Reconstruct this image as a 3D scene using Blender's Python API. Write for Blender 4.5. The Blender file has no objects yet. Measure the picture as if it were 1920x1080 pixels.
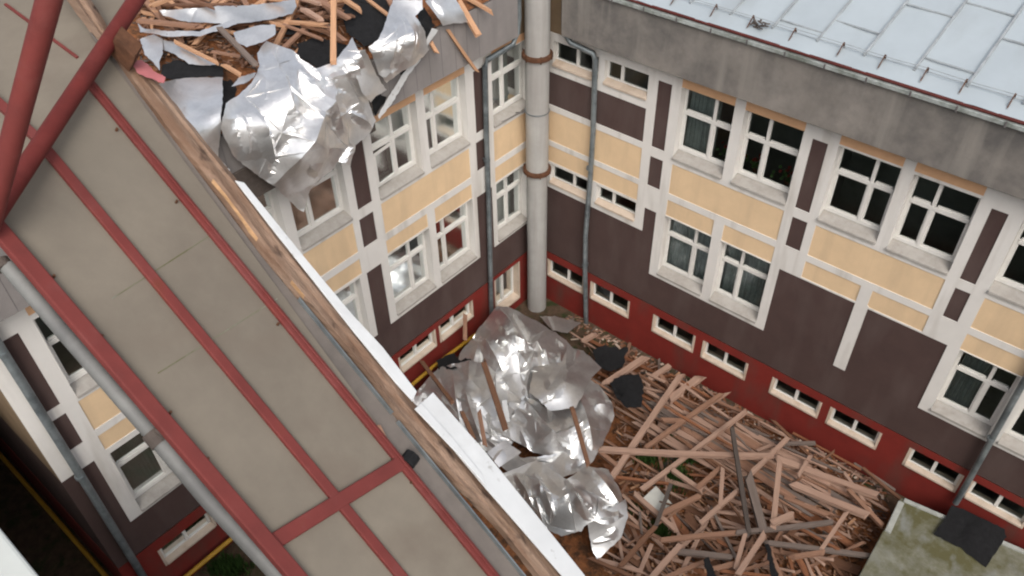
import bpy, bmesh, math, random
import numpy as np
from mathutils import Vector, Matrix, geometry

scene = bpy.context.scene
COL = scene.collection
rnd = random.Random(7)

# ------------------------------------------------------------------ camera
CAM = Vector((11.0883, -13.5388, 16.15))
FPX = 1568.2116                       # focal length in pixels of a 1920 wide frame
RX = Vector((0.76006372, 0.64958424, -0.01853242))
RY = Vector((0.42817564, -0.52204364, -0.73765579))
RZ = Vector((-0.48884431, 0.55273027, -0.67492258))
cd = bpy.data.cameras.new("camera"); cam = bpy.data.objects.new("camera", cd); COL.objects.link(cam)
cd.sensor_width = 36.0; cd.lens = FPX / 1920 * 36.0; cd.clip_start = 0.05; cd.clip_end = 600
m = Matrix.Identity(4)
for i in range(3):
    m[i][0] = RX[i]; m[i][1] = -RY[i]; m[i][2] = -RZ[i]; m[i][3] = CAM[i]
cam.matrix_world = m
scene.camera = cam

# ------------------------------------------------------------------ sky, sun, exposure
SUN_EL, SUN_AZ = math.radians(45), math.radians(130)      # azimuth from +Y towards +X
world = bpy.data.worlds.new("World"); scene.world = world; world.use_nodes = True
nt = world.node_tree; nt.nodes.clear()
sky = nt.nodes.new("ShaderNodeTexSky"); sky.sky_type = 'NISHITA'; sky.sun_disc = False
sky.sun_elevation = SUN_EL; sky.sun_rotation = SUN_AZ
sky.air_density = 1.0; sky.dust_density = 6.0; sky.ozone_density = 1.0; sky.altitude = 300
bg = nt.nodes.new("ShaderNodeBackground"); bg.inputs['Strength'].default_value = 0.15
wo = nt.nodes.new("ShaderNodeOutputWorld")
hs = nt.nodes.new('ShaderNodeHueSaturation'); hs.inputs['Saturation'].default_value = 0.4      # overcast: grey-white cloud light
nt.links.new(sky.outputs[0], hs.inputs['Color']); nt.links.new(hs.outputs[0], bg.inputs[0]); nt.links.new(bg.outputs[0], wo.inputs[0])
sd = bpy.data.lights.new("sun", 'SUN'); sd.energy = 0.7; sd.angle = math.radians(40); sd.color = (1.0, 0.95, 0.88)
so = bpy.data.objects.new("sun", sd); COL.objects.link(so)
sdir = Vector((math.sin(SUN_AZ) * math.cos(SUN_EL), math.cos(SUN_AZ) * math.cos(SUN_EL), math.sin(SUN_EL)))
so.rotation_euler = (-sdir).to_track_quat('-Z', 'Y').to_euler(); so.location = sdir * 60
vs = scene.view_settings
vs.view_transform = 'Standard'; vs.look = 'None'; scene.render.engine = 'CYCLES'; scene.cycles.filter_width = 2.1
vs.exposure = 0.5; vs.gamma = 1.0

# ------------------------------------------------------------------ pixel -> world helpers (positions measured in the photograph)
def ray(u, v):
    return (RX * (u - 960) + RY * (v - 540) + RZ * FPX).normalized()
def on_plane(u, v, p, n):
    d = ray(u, v); return CAM + d * ((p - CAM).dot(n) / d.dot(n))
def on_z(u, v, z): return on_plane(u, v, Vector((0, 0, z)), Vector((0, 0, 1)))
def on_x(u, v, x): return on_plane(u, v, Vector((x, 0, 0)), Vector((1, 0, 0)))
def on_y(u, v, y): return on_plane(u, v, Vector((0, y, 0)), Vector((0, 1, 0)))
DECK_P = Vector((0.45, 0, 9.36)); DECK_N = Vector((math.sin(math.radians(11)), 0, math.cos(math.radians(11))))
def on_deck(u, v, h=0.0): return on_plane(u, v, DECK_P + DECK_N * h, DECK_N)

# ------------------------------------------------------------------ materials
def mat(name, base, rough=0.8, metallic=0.0, var=0.12, scale=3.0, bump=0.0, bscale=30.0, spec=0.3,
        base2=None, mix=(0.45, 0.62), detail=6.0, stretch=None, streak=None, coord='Object'):
    mm = bpy.data.materials.new(name); mm.use_nodes = True
    n = mm.node_tree.nodes; l = mm.node_tree.links
    b = n['Principled BSDF']
    b.inputs['Roughness'].default_value = rough; b.inputs['Metallic'].default_value = metallic
    b.inputs['Specular IOR Level'].default_value = spec
    tc = n.new('ShaderNodeTexCoord'); mp = n.new('ShaderNodeMapping')
    l.new(tc.outputs[coord], mp.inputs[0])
    if stretch: mp.inputs['Scale'].default_value = stretch
    nz = n.new('ShaderNodeTexNoise'); nz.inputs['Scale'].default_value = scale; nz.inputs['Detail'].default_value = detail
    nz.inputs['Roughness'].default_value = 0.65
    l.new(mp.outputs[0], nz.inputs['Vector'])
    r = n.new('ShaderNodeValToRGB')
    lo = [c * (1 - var) for c in base]; hi = [min(1, c * (1 + var)) for c in base]
    r.color_ramp.elements[0].position = 0.3; r.color_ramp.elements[0].color = (*lo, 1)
    r.color_ramp.elements[1].position = 0.7; r.color_ramp.elements[1].color = (*hi, 1)
    l.new(nz.outputs['Fac'], r.inputs[0]); out = r.outputs[0]
    if base2:
        n2 = n.new('ShaderNodeTexNoise'); n2.inputs['Scale'].default_value = scale * 0.37; n2.inputs['Detail'].default_value = 8
        n2.inputs['Roughness'].default_value = 0.7
        l.new(mp.outputs[0], n2.inputs['Vector'])
        r2 = n.new('ShaderNodeValToRGB'); r2.color_ramp.elements[0].position = mix[0]; r2.color_ramp.elements[1].position = mix[1]
        l.new(n2.outputs['Fac'], r2.inputs[0])
        mx = n.new('ShaderNodeMix'); mx.data_type = 'RGBA'
        l.new(r2.outputs[0], mx.inputs['Factor']); l.new(out, mx.inputs['A']); mx.inputs['B'].default_value = (*base2, 1)
        out = mx.outputs['Result']
    if streak:                                    # (colour, mapping scale, low, high): rain streaks and stains
        m2 = n.new('ShaderNodeMapping'); m2.inputs['Scale'].default_value = streak[1]; l.new(tc.outputs[coord], m2.inputs[0])
        n3 = n.new('ShaderNodeTexNoise'); n3.inputs['Scale'].default_value = 1.0; n3.inputs['Detail'].default_value = 5
        l.new(m2.outputs[0], n3.inputs['Vector'])
        r3 = n.new('ShaderNodeValToRGB'); r3.color_ramp.elements[0].position = streak[2]; r3.color_ramp.elements[1].position = streak[3]
        l.new(n3.outputs['Fac'], r3.inputs[0])
        mx = n.new('ShaderNodeMix'); mx.data_type = 'RGBA'
        l.new(r3.outputs[0], mx.inputs['Factor']); l.new(out, mx.inputs['A']); mx.inputs['B'].default_value = (*streak[0], 1)
        out = mx.outputs['Result']
    l.new(out, b.inputs['Base Color'])
    if bump:
        n4 = n.new('ShaderNodeTexNoise'); n4.inputs['Scale'].default_value = bscale; n4.inputs['Detail'].default_value = 5
        l.new(mp.outputs[0], n4.inputs['Vector'])
        bp = n.new('ShaderNodeBump'); bp.inputs['Strength'].default_value = bump; bp.inputs['Distance'].default_value = 0.02
        l.new(n4.outputs['Fac'], bp.inputs['Height']); l.new(bp.outputs[0], b.inputs['Normal'])
    return mm

M = {}
M['white'] = mat('white_render', (0.66, 0.635, 0.60), 0.85, var=0.05, scale=1.5, bump=0.15, bscale=60, streak=((0.42, 0.385, 0.34), (3.0, 3.0, 0.35), 0.53, 0.82))
M['yellow'] = mat('yellow_render', (0.69, 0.505, 0.315), 0.9, var=0.06, scale=2, bump=0.35, bscale=90, streak=((0.53, 0.39, 0.25), (2.2, 2.2, 0.35), 0.5, 0.85))
M['peach'] = mat('peach_render', (0.62, 0.37, 0.21), 0.9, var=0.08, scale=3)
M['brown'] = mat('brown_render', (0.072, 0.044, 0.039), 0.92, var=0.12, scale=1.2, bump=0.4, bscale=90, streak=((0.105, 0.075, 0.068), (1.4, 1.4, 0.4), 0.48, 0.82))
M['red'] = mat('red_plinth_paint', (0.18, 0.02, 0.014), 0.85, var=0.12, scale=2.5, bump=0.2, bscale=50, streak=((0.115, 0.04, 0.03), (1.8, 1.8, 0.6), 0.5, 0.78))
M['tan'] = mat('tan_and_shaded_render', (0.2, 0.14, 0.085), 0.9, var=0.15, scale=2)  # corner wall's own colour; on the end wall it paints in shade
M['cream'] = mat('cream_surround', (0.55, 0.45, 0.36), 0.85, var=0.08, scale=4, streak=((0.4, 0.3, 0.22), (3, 3, 2), 0.5, 0.8))
M['frame'] = mat('window_paint', (0.68, 0.66, 0.62), 0.5, var=0.06, scale=6)
M['sillm'] = mat('sill_stone', (0.34, 0.315, 0.285), 0.85, var=0.12, scale=8, bump=0.2, base2=(0.40, 0.375, 0.345))
M['fascia'] = mat('weathered_concrete', (0.205, 0.185, 0.165), 0.9, var=0.2, scale=1.6, bump=0.3, bscale=25, base2=(0.105, 0.098, 0.092), mix=(0.42, 0.66),
                  streak=((0.24, 0.22, 0.195), (3.2, 3.2, 0.35), 0.5, 0.75))
M['fascia_l'] = mat('grey_fascia_board', (0.225, 0.205, 0.195), 0.85, var=0.1, scale=1.8, bump=0.15, streak=((0.17, 0.155, 0.148), (2.5, 2.5, 0.4), 0.5, 0.8))
M['joint'] = mat('joint_dark', (0.12, 0.112, 0.11), 0.9)
M['roofmetal'] = mat('pale_sheet_roof', (0.44, 0.49, 0.515), 0.42, metallic=0.25, var=0.05, scale=1.5, bump=0.06, bscale=6, spec=0.5,
                     streak=((0.36, 0.39, 0.4), (1.2, 0.5, 0.5), 0.52, 0.8))
M['seam'] = mat('seam_grey', (0.29, 0.31, 0.32), 0.6, var=0.25, scale=5)
M['drip'] = mat('drip_edge_metal', (0.42, 0.45, 0.43), 0.5, metallic=0.4, var=0.25, scale=6, base2=(0.2, 0.22, 0.19))
M['darkred'] = mat('dark_red_edge', (0.085, 0.018, 0.014), 0.7, var=0.3, scale=4)
M['rust'] = mat('rust', (0.095, 0.042, 0.022), 0.9, var=0.4, scale=12, bump=0.4)
M['zinc'] = mat('zinc_pipe', (0.24, 0.27, 0.28), 0.45, metallic=0.55, var=0.2, scale=5, base2=(0.13, 0.15, 0.16))
M['flue'] = mat('flue_cement', (0.37, 0.36, 0.34), 0.85, var=0.1, scale=2, bump=0.15, streak=((0.27, 0.25, 0.235), (4, 4, 0.35), 0.45, 0.8))
M['steel'] = mat('red_steel_paint', (0.145, 0.026, 0.022), 0.78, var=0.16, scale=5, bump=0.06, spec=0.4, base2=(0.175, 0.052, 0.047), mix=(0.5, 0.75),
                 streak=((0.14, 0.03, 0.018), (5, 5, 5), 0.62, 0.75))
M['steel_dark'] = mat('dark_red_steel_paint', (0.115, 0.016, 0.013), 0.8, var=0.2, scale=5, spec=0.35, base2=(0.17, 0.035, 0.03), mix=(0.5, 0.8))
M['beige'] = mat('beige_board', (0.205, 0.177, 0.140), 0.85, var=0.07, scale=1.6, bump=0.08, bscale=12, base2=(0.155, 0.132, 0.105), mix=(0.40, 0.65),
                 streak=((0.15, 0.122, 0.096), (2.6, 2.0, 2.0), 0.55, 0.8))
M['strip'] = mat('grey_sheet_strip', (0.165, 0.142, 0.125), 0.85, metallic=0.0, var=0.14, scale=2.5, base2=(0.115, 0.1, 0.09))
M['timber'] = mat('old_timber', (0.25, 0.17, 0.122), 0.85, var=0.35, scale=4, bump=0.5, bscale=14, stretch=(0.35, 6, 2), base2=(0.17, 0.10, 0.065), mix=(0.42, 0.6),
                  streak=((0.05, 0.03, 0.022), (2.2, 7, 7), 0.60, 0.68))
M['splinter'] = mat('fresh_split_wood', (0.40, 0.24, 0.125), 0.85, var=0.35, scale=6, stretch=(0.5, 6, 6))
M['flash'] = mat('white_flashing', (0.63, 0.64, 0.64), 0.4, metallic=0.1, var=0.06, scale=3, bump=0.1, bscale=8, base2=(0.5, 0.5, 0.49), mix=(0.5, 0.75), streak=((0.38, 0.37, 0.35), (9, 9, 9), 0.64, 0.72))
M['gutter'] = mat('grey_gutter_metal', (0.185, 0.185, 0.175), 0.6, metallic=0.1, var=0.18, scale=3, base2=(0.115, 0.115, 0.112), mix=(0.42, 0.62))
def wood(name, c, c2): return mat(name, c, 0.85, var=0.2, scale=5, bump=0.35, bscale=16, stretch=(0.3, 5, 5), base2=c2, mix=(0.5, 0.75))
M['w_pink'] = wood('pale_split_lath', (0.37, 0.24, 0.178), (0.24, 0.135, 0.092))
M['w_tan'] = wood('tan_lath', (0.27, 0.15, 0.098), (0.16, 0.085, 0.055))
M['w_brown'] = wood('brown_lath', (0.17, 0.085, 0.05), (0.10, 0.05, 0.03))
M['w_grey'] = wood('weathered_lath', (0.165, 0.128, 0.108), (0.11, 0.085, 0.072))
M['w_orange'] = wood('orange_lath', (0.46, 0.26, 0.15), (0.33, 0.175, 0.095))
M['w_bark'] = mat('rust_brown_board', (0.25, 0.105, 0.052), 0.9, var=0.3, scale=5, bump=0.5, bscale=14, stretch=(0.4, 4, 4), base2=(0.15, 0.06, 0.03), mix=(0.48, 0.66))
M['w_dark'] = wood('dark_lath', (0.085, 0.068, 0.058), (0.055, 0.045, 0.04))
M['tar'] = mat('tar_paper', (0.011, 0.011, 0.012), 1.0, var=0.35, scale=9, bump=0.5, bscale=25)
M['rot'] = mat('rotten_wood', (0.2, 0.078, 0.03), 0.95, var=0.45, scale=9, bump=0.8, bscale=30, base2=(0.07, 0.035, 0.018), mix=(0.48, 0.6))
M['soil'] = mat('courtyard_soil', (0.085, 0.055, 0.035), 0.95, var=0.4, scale=6, bump=0.6, bscale=20, base2=(0.03, 0.04, 0.012), mix=(0.5, 0.62))
M['grass'] = mat('grass_blades', (0.035, 0.075, 0.014), 0.7, var=0.4, scale=10)
M['yellowpipe'] = mat('yellow_pipe_paint', (0.45, 0.25, 0.03), 0.5, var=0.15, scale=5)
M['moss'] = mat('mossy_concrete', (0.21, 0.21, 0.17), 0.9, var=0.2, scale=3, bump=0.4, bscale=20, base2=(0.105, 0.098, 0.045), mix=(0.38, 0.58),
                streak=((0.24, 0.25, 0.235), (2.6, 1.3, 1.6), 0.55, 0.72))
M['lip'] = mat('pale_concrete_edge', (0.36, 0.37, 0.34), 0.85, var=0.2, scale=7, bump=0.3)
M['pink'] = mat('pink_cloth', (0.42, 0.14, 0.145), 0.9, var=0.12, scale=10)
M['room'] = mat('room_plaster', (0.26, 0.27, 0.245), 0.9, var=0.3, scale=1.1)
M['curtain'] = mat('net_curtain', (0.36, 0.385, 0.38), 0.9, var=0.2, scale=8)
M['flower'] = mat('red_petals', (0.2, 0.015, 0.012), 0.7); M['leaf'] = mat('pot_leaves', (0.04, 0.09, 0.02), 0.7)
M['greypaint'] = mat('pale_wall_paint', (0.55, 0.57, 0.54), 0.8, var=0.06, scale=3)
M['board'] = mat('white_board', (0.55, 0.55, 0.5), 0.7, var=0.08, scale=6)

def foil(name, base, r0, r1, met=1.0):
    mm = bpy.data.materials.new(name); mm.use_nodes = True
    n = mm.node_tree.nodes; l = mm.node_tree.links; b = n['Principled BSDF']
    b.inputs['Metallic'].default_value = met
    tc = n.new('ShaderNodeTexCoord')
    nz = n.new('ShaderNodeTexNoise'); nz.inputs['Scale'].default_value = 1.7; nz.inputs['Detail'].default_value = 7
    l.new(tc.outputs['Object'], nz.inputs['Vector'])
    mr = n.new('ShaderNodeMapRange'); mr.inputs[1].default_value = 0.3; mr.inputs[2].default_value = 0.7
    mr.inputs[3].default_value = r0; mr.inputs[4].default_value = r1
    l.new(nz.outputs['Fac'], mr.inputs[0]); l.new(mr.outputs[0], b.inputs['Roughness'])
    r = n.new('ShaderNodeValToRGB'); r.color_ramp.elements[0].position = 0.35; r.color_ramp.elements[1].position = 0.7
    r.color_ramp.elements[0].color = (*[c * 0.8 for c in base], 1); r.color_ramp.elements[1].color = (*base, 1)
    n2 = n.new('ShaderNodeTexNoise'); n2.inputs['Scale'].default_value = 4; n2.inputs['Detail'].default_value = 8; n2.inputs['Roughness'].default_value = 0.75
    l.new(tc.outputs['Object'], n2.inputs['Vector']); l.new(n2.outputs['Fac'], r.inputs[0]); l.new(r.outputs[0], b.inputs['Base Color'])
    n3 = n.new('ShaderNodeTexNoise'); n3.inputs['Scale'].default_value = 9; n3.inputs['Detail'].default_value = 3
    l.new(tc.outputs['Object'], n3.inputs['Vector'])
    bp = n.new('ShaderNodeBump'); bp.inputs['Strength'].default_value = 0.05; bp.inputs['Distance'].default_value = 0.02
    l.new(n3.outputs['Fac'], bp.inputs['Height']); l.new(bp.outputs[0], b.inputs['Normal'])
    return mm
M['foil_roof'] = foil('bright_sheet_metal', (0.95, 0.94, 0.93), 0.30, 0.44, 0.88)
M['foil'] = foil('crumpled_sheet_metal', (0.86, 0.86, 0.85), 0.32, 0.46, 0.93)

def glass_mat():
    mm = bpy.data.materials.new('window_glass'); mm.use_nodes = True
    n = mm.node_tree.nodes; l = mm.node_tree.links; n.clear()
    o = n.new('ShaderNodeOutputMaterial'); t = n.new('ShaderNodeBsdfTransparent'); t.inputs[0].default_value = (0.74, 0.80, 0.77, 1)
    g = n.new('ShaderNodeBsdfGlossy'); g.inputs['Roughness'].default_value = 0.09; g.inputs[0].default_value = (0.9, 0.95, 0.95, 1)
    fr = n.new('ShaderNodeFresnel'); fr.inputs[0].default_value = 1.5
    ad = n.new('ShaderNodeMath'); ad.operation = 'MULTIPLY_ADD'; ad.inputs[1].default_value = 0.85; ad.inputs[2].default_value = 0.0
    tc = n.new('ShaderNodeTexCoord'); nz = n.new('ShaderNodeTexNoise'); nz.inputs['Scale'].default_value = 2.5
    bp = n.new('ShaderNodeBump'); bp.inputs['Strength'].default_value = 0.03; bp.inputs['Distance'].default_value = 0.05
    l.new(tc.outputs['Object'], nz.inputs['Vector']); l.new(nz.outputs['Fac'], bp.inputs['Height']); l.new(bp.outputs[0], g.inputs['Normal'])
    mx = n.new('ShaderNodeMixShader'); l.new(fr.outputs[0], ad.inputs[0]); l.new(ad.outputs[0], mx.inputs[0])
    l.new(t.outputs[0], mx.inputs[1]); l.new(g.outputs[0], mx.inputs[2]); l.new(mx.outputs[0], o.inputs[0])
    return mm
M['glass'] = glass_mat()

# ------------------------------------------------------------------ mesh helpers
class MB:
    def __init__(s): s.v = []; s.f = []; s.mi = []; s.mats = []
    def mat(s, name):
        if name not in s.mats: s.mats.append(name)
        return s.mats.index(name)
    def face(s, pts, mname):
        i = len(s.v); s.v.extend([tuple(p) for p in pts]); s.f.append(tuple(range(i, i + len(pts)))); s.mi.append(s.mat(mname))
    def hexa(s, p, mname):        # 8 points: bottom ring 0-3, top ring 4-7
        i = len(s.v); s.v.extend([tuple(q) for q in p]); k = s.mat(mname)
        for f in ((3, 2, 1, 0), (4, 5, 6, 7), (0, 1, 5, 4), (1, 2, 6, 5), (2, 3, 7, 6), (3, 0, 4, 7)):
            s.f.append(tuple(i + j for j in f)); s.mi.append(k)
    def box(s, x0, x1, y0, y1, z0, z1, mname):
        s.hexa([(x0, y0, z0), (x1, y0, z0), (x1, y1, z0), (x0, y1, z0), (x0, y0, z1), (x1, y0, z1), (x1, y1, z1), (x0, y1, z1)], mname)
    def bar(s, p0, p1, w, h, up, mname):
        p0 = Vector(p0); p1 = Vector(p1); d = (p1 - p0).normalized(); up = Vector(up)
        x = d.cross(up).normalized() * (w / 2); y = x.normalized().cross(d).normalized() * (h / 2)
        s.hexa([p0 - x - y, p0 + x - y, p1 + x - y, p1 - x - y, p0 - x + y, p0 + x + y, p1 + x + y, p1 - x + y], mname)
    def tube(s, pts, r, mname, n=14, caps=True):
        pts = [Vector(p) for p in pts]; i0 = len(s.v); k = s.mat(mname); ref = Vector((0.31, 0.17, 0.93))
        for j, p in enumerate(pts):
            a = (pts[min(j + 1, len(pts) - 1)] - pts[max(j - 1, 0)]).normalized()
            rr = ref if abs(a.dot(ref.normalized())) < 0.95 else Vector((1, 0, 0))
            x = a.cross(rr).normalized(); y = a.cross(x)
            rad = r[j] if isinstance(r, (list, tuple)) else r
            for q in range(n):
                t = 2 * math.pi * q / n; s.v.append(tuple(p + (x * math.cos(t) + y * math.sin(t)) * rad))
        for j in range(len(pts) - 1):
            for q in range(n):
                a = i0 + j * n + q; b = i0 + j * n + (q + 1) % n
                s.f.append((a, b, b + n, a + n)); s.mi.append(k)
        if caps:
            s.f.append(tuple(i0 + q for q in range(n))); s.mi.append(k)
            s.f.append(tuple(i0 + (len(pts) - 1) * n + q for q in range(n))); s.mi.append(k)
    def prism(s, pts, off, mname):         # polygon pts extruded by vector off
        i = len(s.v); n = len(pts); k = s.mat(mname); off = Vector(off)
        s.v.extend([tuple(p) for p in pts]); s.v.extend([tuple(Vector(p) + off) for p in pts])
        s.f.append(tuple(range(i, i + n))); s.mi.append(k)
        s.f.append(tuple(range(i + 2 * n - 1, i + n - 1, -1))); s.mi.append(k)
        for j in range(n):
            a = i + j; b = i + (j + 1) % n
            s.f.append((a, a + n, b + n, b)); s.mi.append(k)
    def build(s, name, parent=None, smooth=None, bevel=0.0):
        me = bpy.data.meshes.new(name); me.from_pydata(s.v, [], s.f)
        for q in s.mats: me.materials.append(M[q])
        me.polygons.foreach_set('material_index', s.mi)
        if smooth is not None:
            me.polygons.foreach_set('use_smooth', [True] * len(s.f)); me.set_sharp_from_angle(angle=math.radians(smooth))
        me.update()
        o = bpy.data.objects.new(name, me); COL.objects.link(o)
        if parent: o.parent = parent
        if bevel:
            b = o.modifiers.new('bevel', 'BEVEL'); b.width = bevel; b.segments = 2; b.limit_method = 'ANGLE'
        return o

def tag(o, label=None, cat=None, group=None, kind=None):
    if label: o['label'] = label
    if cat: o['category'] = cat
    if group: o['group'] = group
    if kind: o['kind'] = kind
    return o
def empty(name, loc=(0, 0, 0)):
    o = bpy.data.objects.new(name, None); COL.objects.link(o); o.location = loc
    return o
def smoothstep(a, b, x):
    t = max(0, min(1, (x - a) / (b - a))); return t * t * (3 - 2 * t)

# ------------------------------------------------------------------ ground
def pile_h(x, y):
    """height of the rubble mound over the courtyard soil"""
    e = smoothstep(2.3, 4.6, x) * smoothstep(10.9, 9.6, x) * smoothstep(0.0, -1.1, y) * smoothstep(-9.5, -7.0, y)
    n = 0.5 + 0.25 * math.sin(x * 1.9 + y * 1.1) + 0.25 * math.sin(x * 0.8 - y * 2.3 + 1.7)
    return e * (0.05 + 0.16 * n)
g = MB()
g.face([(-120, -120, 0), (120, -120, 0), (120, 120, 0), (-120, 120, 0)], 'soil')
tag(g.build('ground'), kind='structure')

# ------------------------------------------------------------------ the building with its two wings
bld = empty('school_building', (0, 0, 0))
tag(bld, 'brown, yellow and white building with red plinth, two wings meeting at the courtyard corner', 'building')
def R_(s, z, o): return Vector((s, -o, z))
def L_(s, z, o): return Vector((o, -s, z))

def facade(P, rects, holes, name, s0, s1, z0, z1):
    cs = sorted({s0, s1, *[r[0] for r in rects + holes], *[r[1] for r in rects + holes]}); cs = [c for c in cs if s0 <= c <= s1]
    cz = sorted({z0, z1, *[r[2] for r in rects + holes], *[r[3] for r in rects + holes]}); cz = [c for c in cz if z0 <= c <= z1]
    mb = MB(); cell = {}
    for i in range(len(cs) - 1):
        for j in range(len(cz) - 1):
            a = (cs[i] + cs[i + 1]) / 2; b = (cz[j] + cz[j + 1]) / 2; c = None
            for r in rects:
                if r[0] < a < r[1] and r[2] < b < r[3]: c = (r[4], r[5])
            for h in holes:
                if h[0] < a < h[1] and h[2] < b < h[3]: c = (None, -0.26, h[4])
            cell[i, j] = c
    for (i, j), c in cell.items():
        if c is None: continue
        if c[0]: mb.face([P(cs[i], cz[j], c[1]), P(cs[i + 1], cz[j], c[1]), P(cs[i + 1], cz[j + 1], c[1]), P(cs[i], cz[j + 1], c[1])], c[0])
        for di, dj in ((1, 0), (0, 1)):
            d = cell.get((i + di, j + dj))
            if d is None or abs(d[1] - c[1]) < 1e-6: continue
            hi, lo = (c, d) if c[1] > d[1] else (d, c)
            mm = lo[2] if lo[0] is None else hi[0]
            if di: e = (cs[i + 1], cz[j]), (cs[i + 1], cz[j + 1])
            else: e = (cs[i], cz[j + 1]), (cs[i + 1], cz[j + 1])
            mb.face([P(*e[0], lo[1]), P(*e[1], lo[1]), P(*e[1], hi[1]), P(*e[0], hi[1])], mm)
    return mb.build(name, bld)

def window(P, s0, s1, z0, z1, mull=0.5, trans=None, sill='sillm', open_sash=None, white='frame', drop=0.12, label=None, deep=0.24):
    """frame set back in its opening; one mesh of panes, a sloping sill"""
    d0, d1 = -deep, -deep + 0.07
    zb = z0 + drop; fw = 0.055
    f = MB()
    def b(a0, a1, c0, c1, o0=d0, o1=d1): f.hexa([P(a0, c0, o0), P(a1, c0, o0), P(a1, c0, o1), P(a0, c0, o1), P(a0, c1, o0), P(a1, c1, o0), P(a1, c1, o1), P(a0, c1, o1)], white)
    b(s0, s0 + fw, zb, z1); b(s1 - fw, s1, zb, z1)
    rl = 0.08 if deep > .2 else 0.035
    b(s0 + fw, s1 - fw, zb, zb + rl); b(s0 + fw, s1 - fw, z1 - fw, z1)
    sm = s0 + (s1 - s0) * mull
    top = trans if trans else z1 - fw
    b(sm - 0.035, sm + 0.035, zb + rl, top, d0, d1 + 0.012)
    if trans:
        b(s0 + fw, s1 - fw, trans, trans + 0.085, d0, d1 + 0.012)
        b(sm - 0.035, sm + 0.035, trans + 0.085, z1 - fw, d0, d1 + 0.006)
        for a0, a1 in ((s0 + fw, sm - 0.035), (sm + 0.035, s1 - fw)):      # inner sash rims
            b(a0, a0 + 0.03, zb + 0.08, trans, d0 + 0.01, d1 - 0.012); b(a1 - 0.03, a1, zb + 0.08, trans, d0 + 0.01, d1 - 0.012)
            b(a0 + 0.03, a1 - 0.03, zb + 0.08, zb + 0.115, d0 + 0.01, d1 - 0.012)
            b(a0 + 0.03, a1 - 0.03, trans + 0.085, trans + 0.125, d0 + 0.01, d1 - 0.012)
    w = f.build('window', bld, bevel=0.006)
    if label: w['label'] = label
    p = MB()
    def pane(a0, a1, c0, c1):
        p.face([P(a0, c0, .04 - deep), P(a1, c0, .04 - deep), P(a1, c1, .04 - deep), P(a0, c1, .04 - deep)], 'glass')
    for a0, a1 in ((s0 + fw, sm - 0.035), (sm + 0.035, s1 - fw)):
        if trans: pane(a0, a1, zb + 0.08, trans); pane(a0, a1, trans + 0.085, z1 - fw)
        else: pane(a0, a1, zb + rl, z1 - fw)
    p.build('pane', w)
    if sill:
        q = MB(); e0, e1 = (s0 + 0.001, s1 - 0.001); ov = 0.065
        back, front = zb + 0.012, z0 + 0.028
        q.hexa([P(e0, z0 - 0.03, -deep), P(e1, z0 - 0.03, -deep), P(e1, z0 - 0.03, ov), P(e0, z0 - 0.03, ov),
                P(e0, back, -deep), P(e1, back, -deep), P(e1, front, ov), P(e0, front, ov)], sill)
        q.build('sill', w, bevel=0.008)
    if open_sash:            # casement swung outwards: (hinge s, width, angle)
        hs, ww, an = open_sash; sg = 1 if ww > 0 else -1; ww = abs(ww)
        q = MB(); c, s_ = math.cos(an), math.sin(an); zt = trans if trans else z1 - fw
        def S(a, z, o): return P(hs + sg * (a * c), z, -0.16 + a * s_ + o)
        def sb(a0, a1, c0, c1): q.hexa([S(a0, c0, 0), S(a1, c0, 0), S(a1, c0, .035), S(a0, c0, .035), S(a0, c1, 0), S(a1, c1, 0), S(a1, c1, .035), S(a0, c1, .035)], white)
        z_0, z_1 = zb + 0.09, zt - 0.01
        sb(0, .05, z_0, z_1); sb(ww - .05, ww, z_0, z_1); sb(.05, ww - .05, z_0, z_0 + .06); sb(.05, ww - .05, z_1 - .05, z_1)
        q.face([S(.05, z_0 + .06, .017), S(ww - .05, z_0 + .06, .017), S(ww - .05, z_1 - .05, .017), S(.05, z_1 - .05, .017)], 'glass')
        q.build('open_sash', w)
    return w

WT, WG = 7.78, 4.55          # window heads: upper and ground floor
ZU, ZG = 6.11, 2.83          # sill fronts
TU, TG = 7.10, 3.92          # transoms
wh = 0.02
# ---- right wing: s runs along +X from the corner
Rr = [(0, 17, 1.73, 4.53, 'brown', 0), (0, 17, 4.53, 7.96, 'white', wh),
      (0, 3.24, 3.85, 4.6, 'white', wh), (0, 3.02, 6.18, 7.01, 'brown', 0), (0, 3.02, 5.21, 6.03, 'yellow', .004), (0, 3.02, 4.62, 5.07, 'yellow', .004),
      (3.24, 3.57, 6.17, 7.75, 'brown', 0), (3.24, 3.57, 5.16, 5.93, 'brown', 0), (3.24, 3.56, 3.8, 4.53, 'brown', 0),
      (3.56, 6.61, 2.69, 4.6, 'white', wh), (3.80, 6.41, 5.18, 5.95, 'yellow', .004), (3.80, 4.98, 4.58, 5.01, 'yellow', .004), (5.22, 6.41, 4.58, 5.01, 'yellow', .004),
      (6.60, 6.90, 6.12, 7.70, 'brown', 0), (6.60, 6.92, 5.16, 5.90, 'brown', 0),
      (7.09, 9.59, 5.16, 5.92, 'yellow', .004), (7.09, 8.26, 4.57, 5.0, 'yellow', .004), (8.49, 9.59, 4.57, 5.0, 'yellow', .004), (8.26, 8.52, 2.70, 4.6, 'white', wh),
      (9.79, 10.06, 6.05, 7.62, 'brown', 0), (9.79, 10.06, 5.12, 5.84, 'brown', 0),
      (10.08, 13.1, 2.70, 4.6, 'white', wh), (10.29, 12.8, 5.14, 5.88, 'yellow', .004), (10.29, 11.4, 4.57, 4.98, 'yellow', .004), (11.62, 12.8, 4.57, 4.98, 'yellow', .004),
      (13.0, 13.3, 6.05, 7.6, 'brown', 0), (0, 17, 7.96, 9.4, 'tan', 0)]
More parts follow.
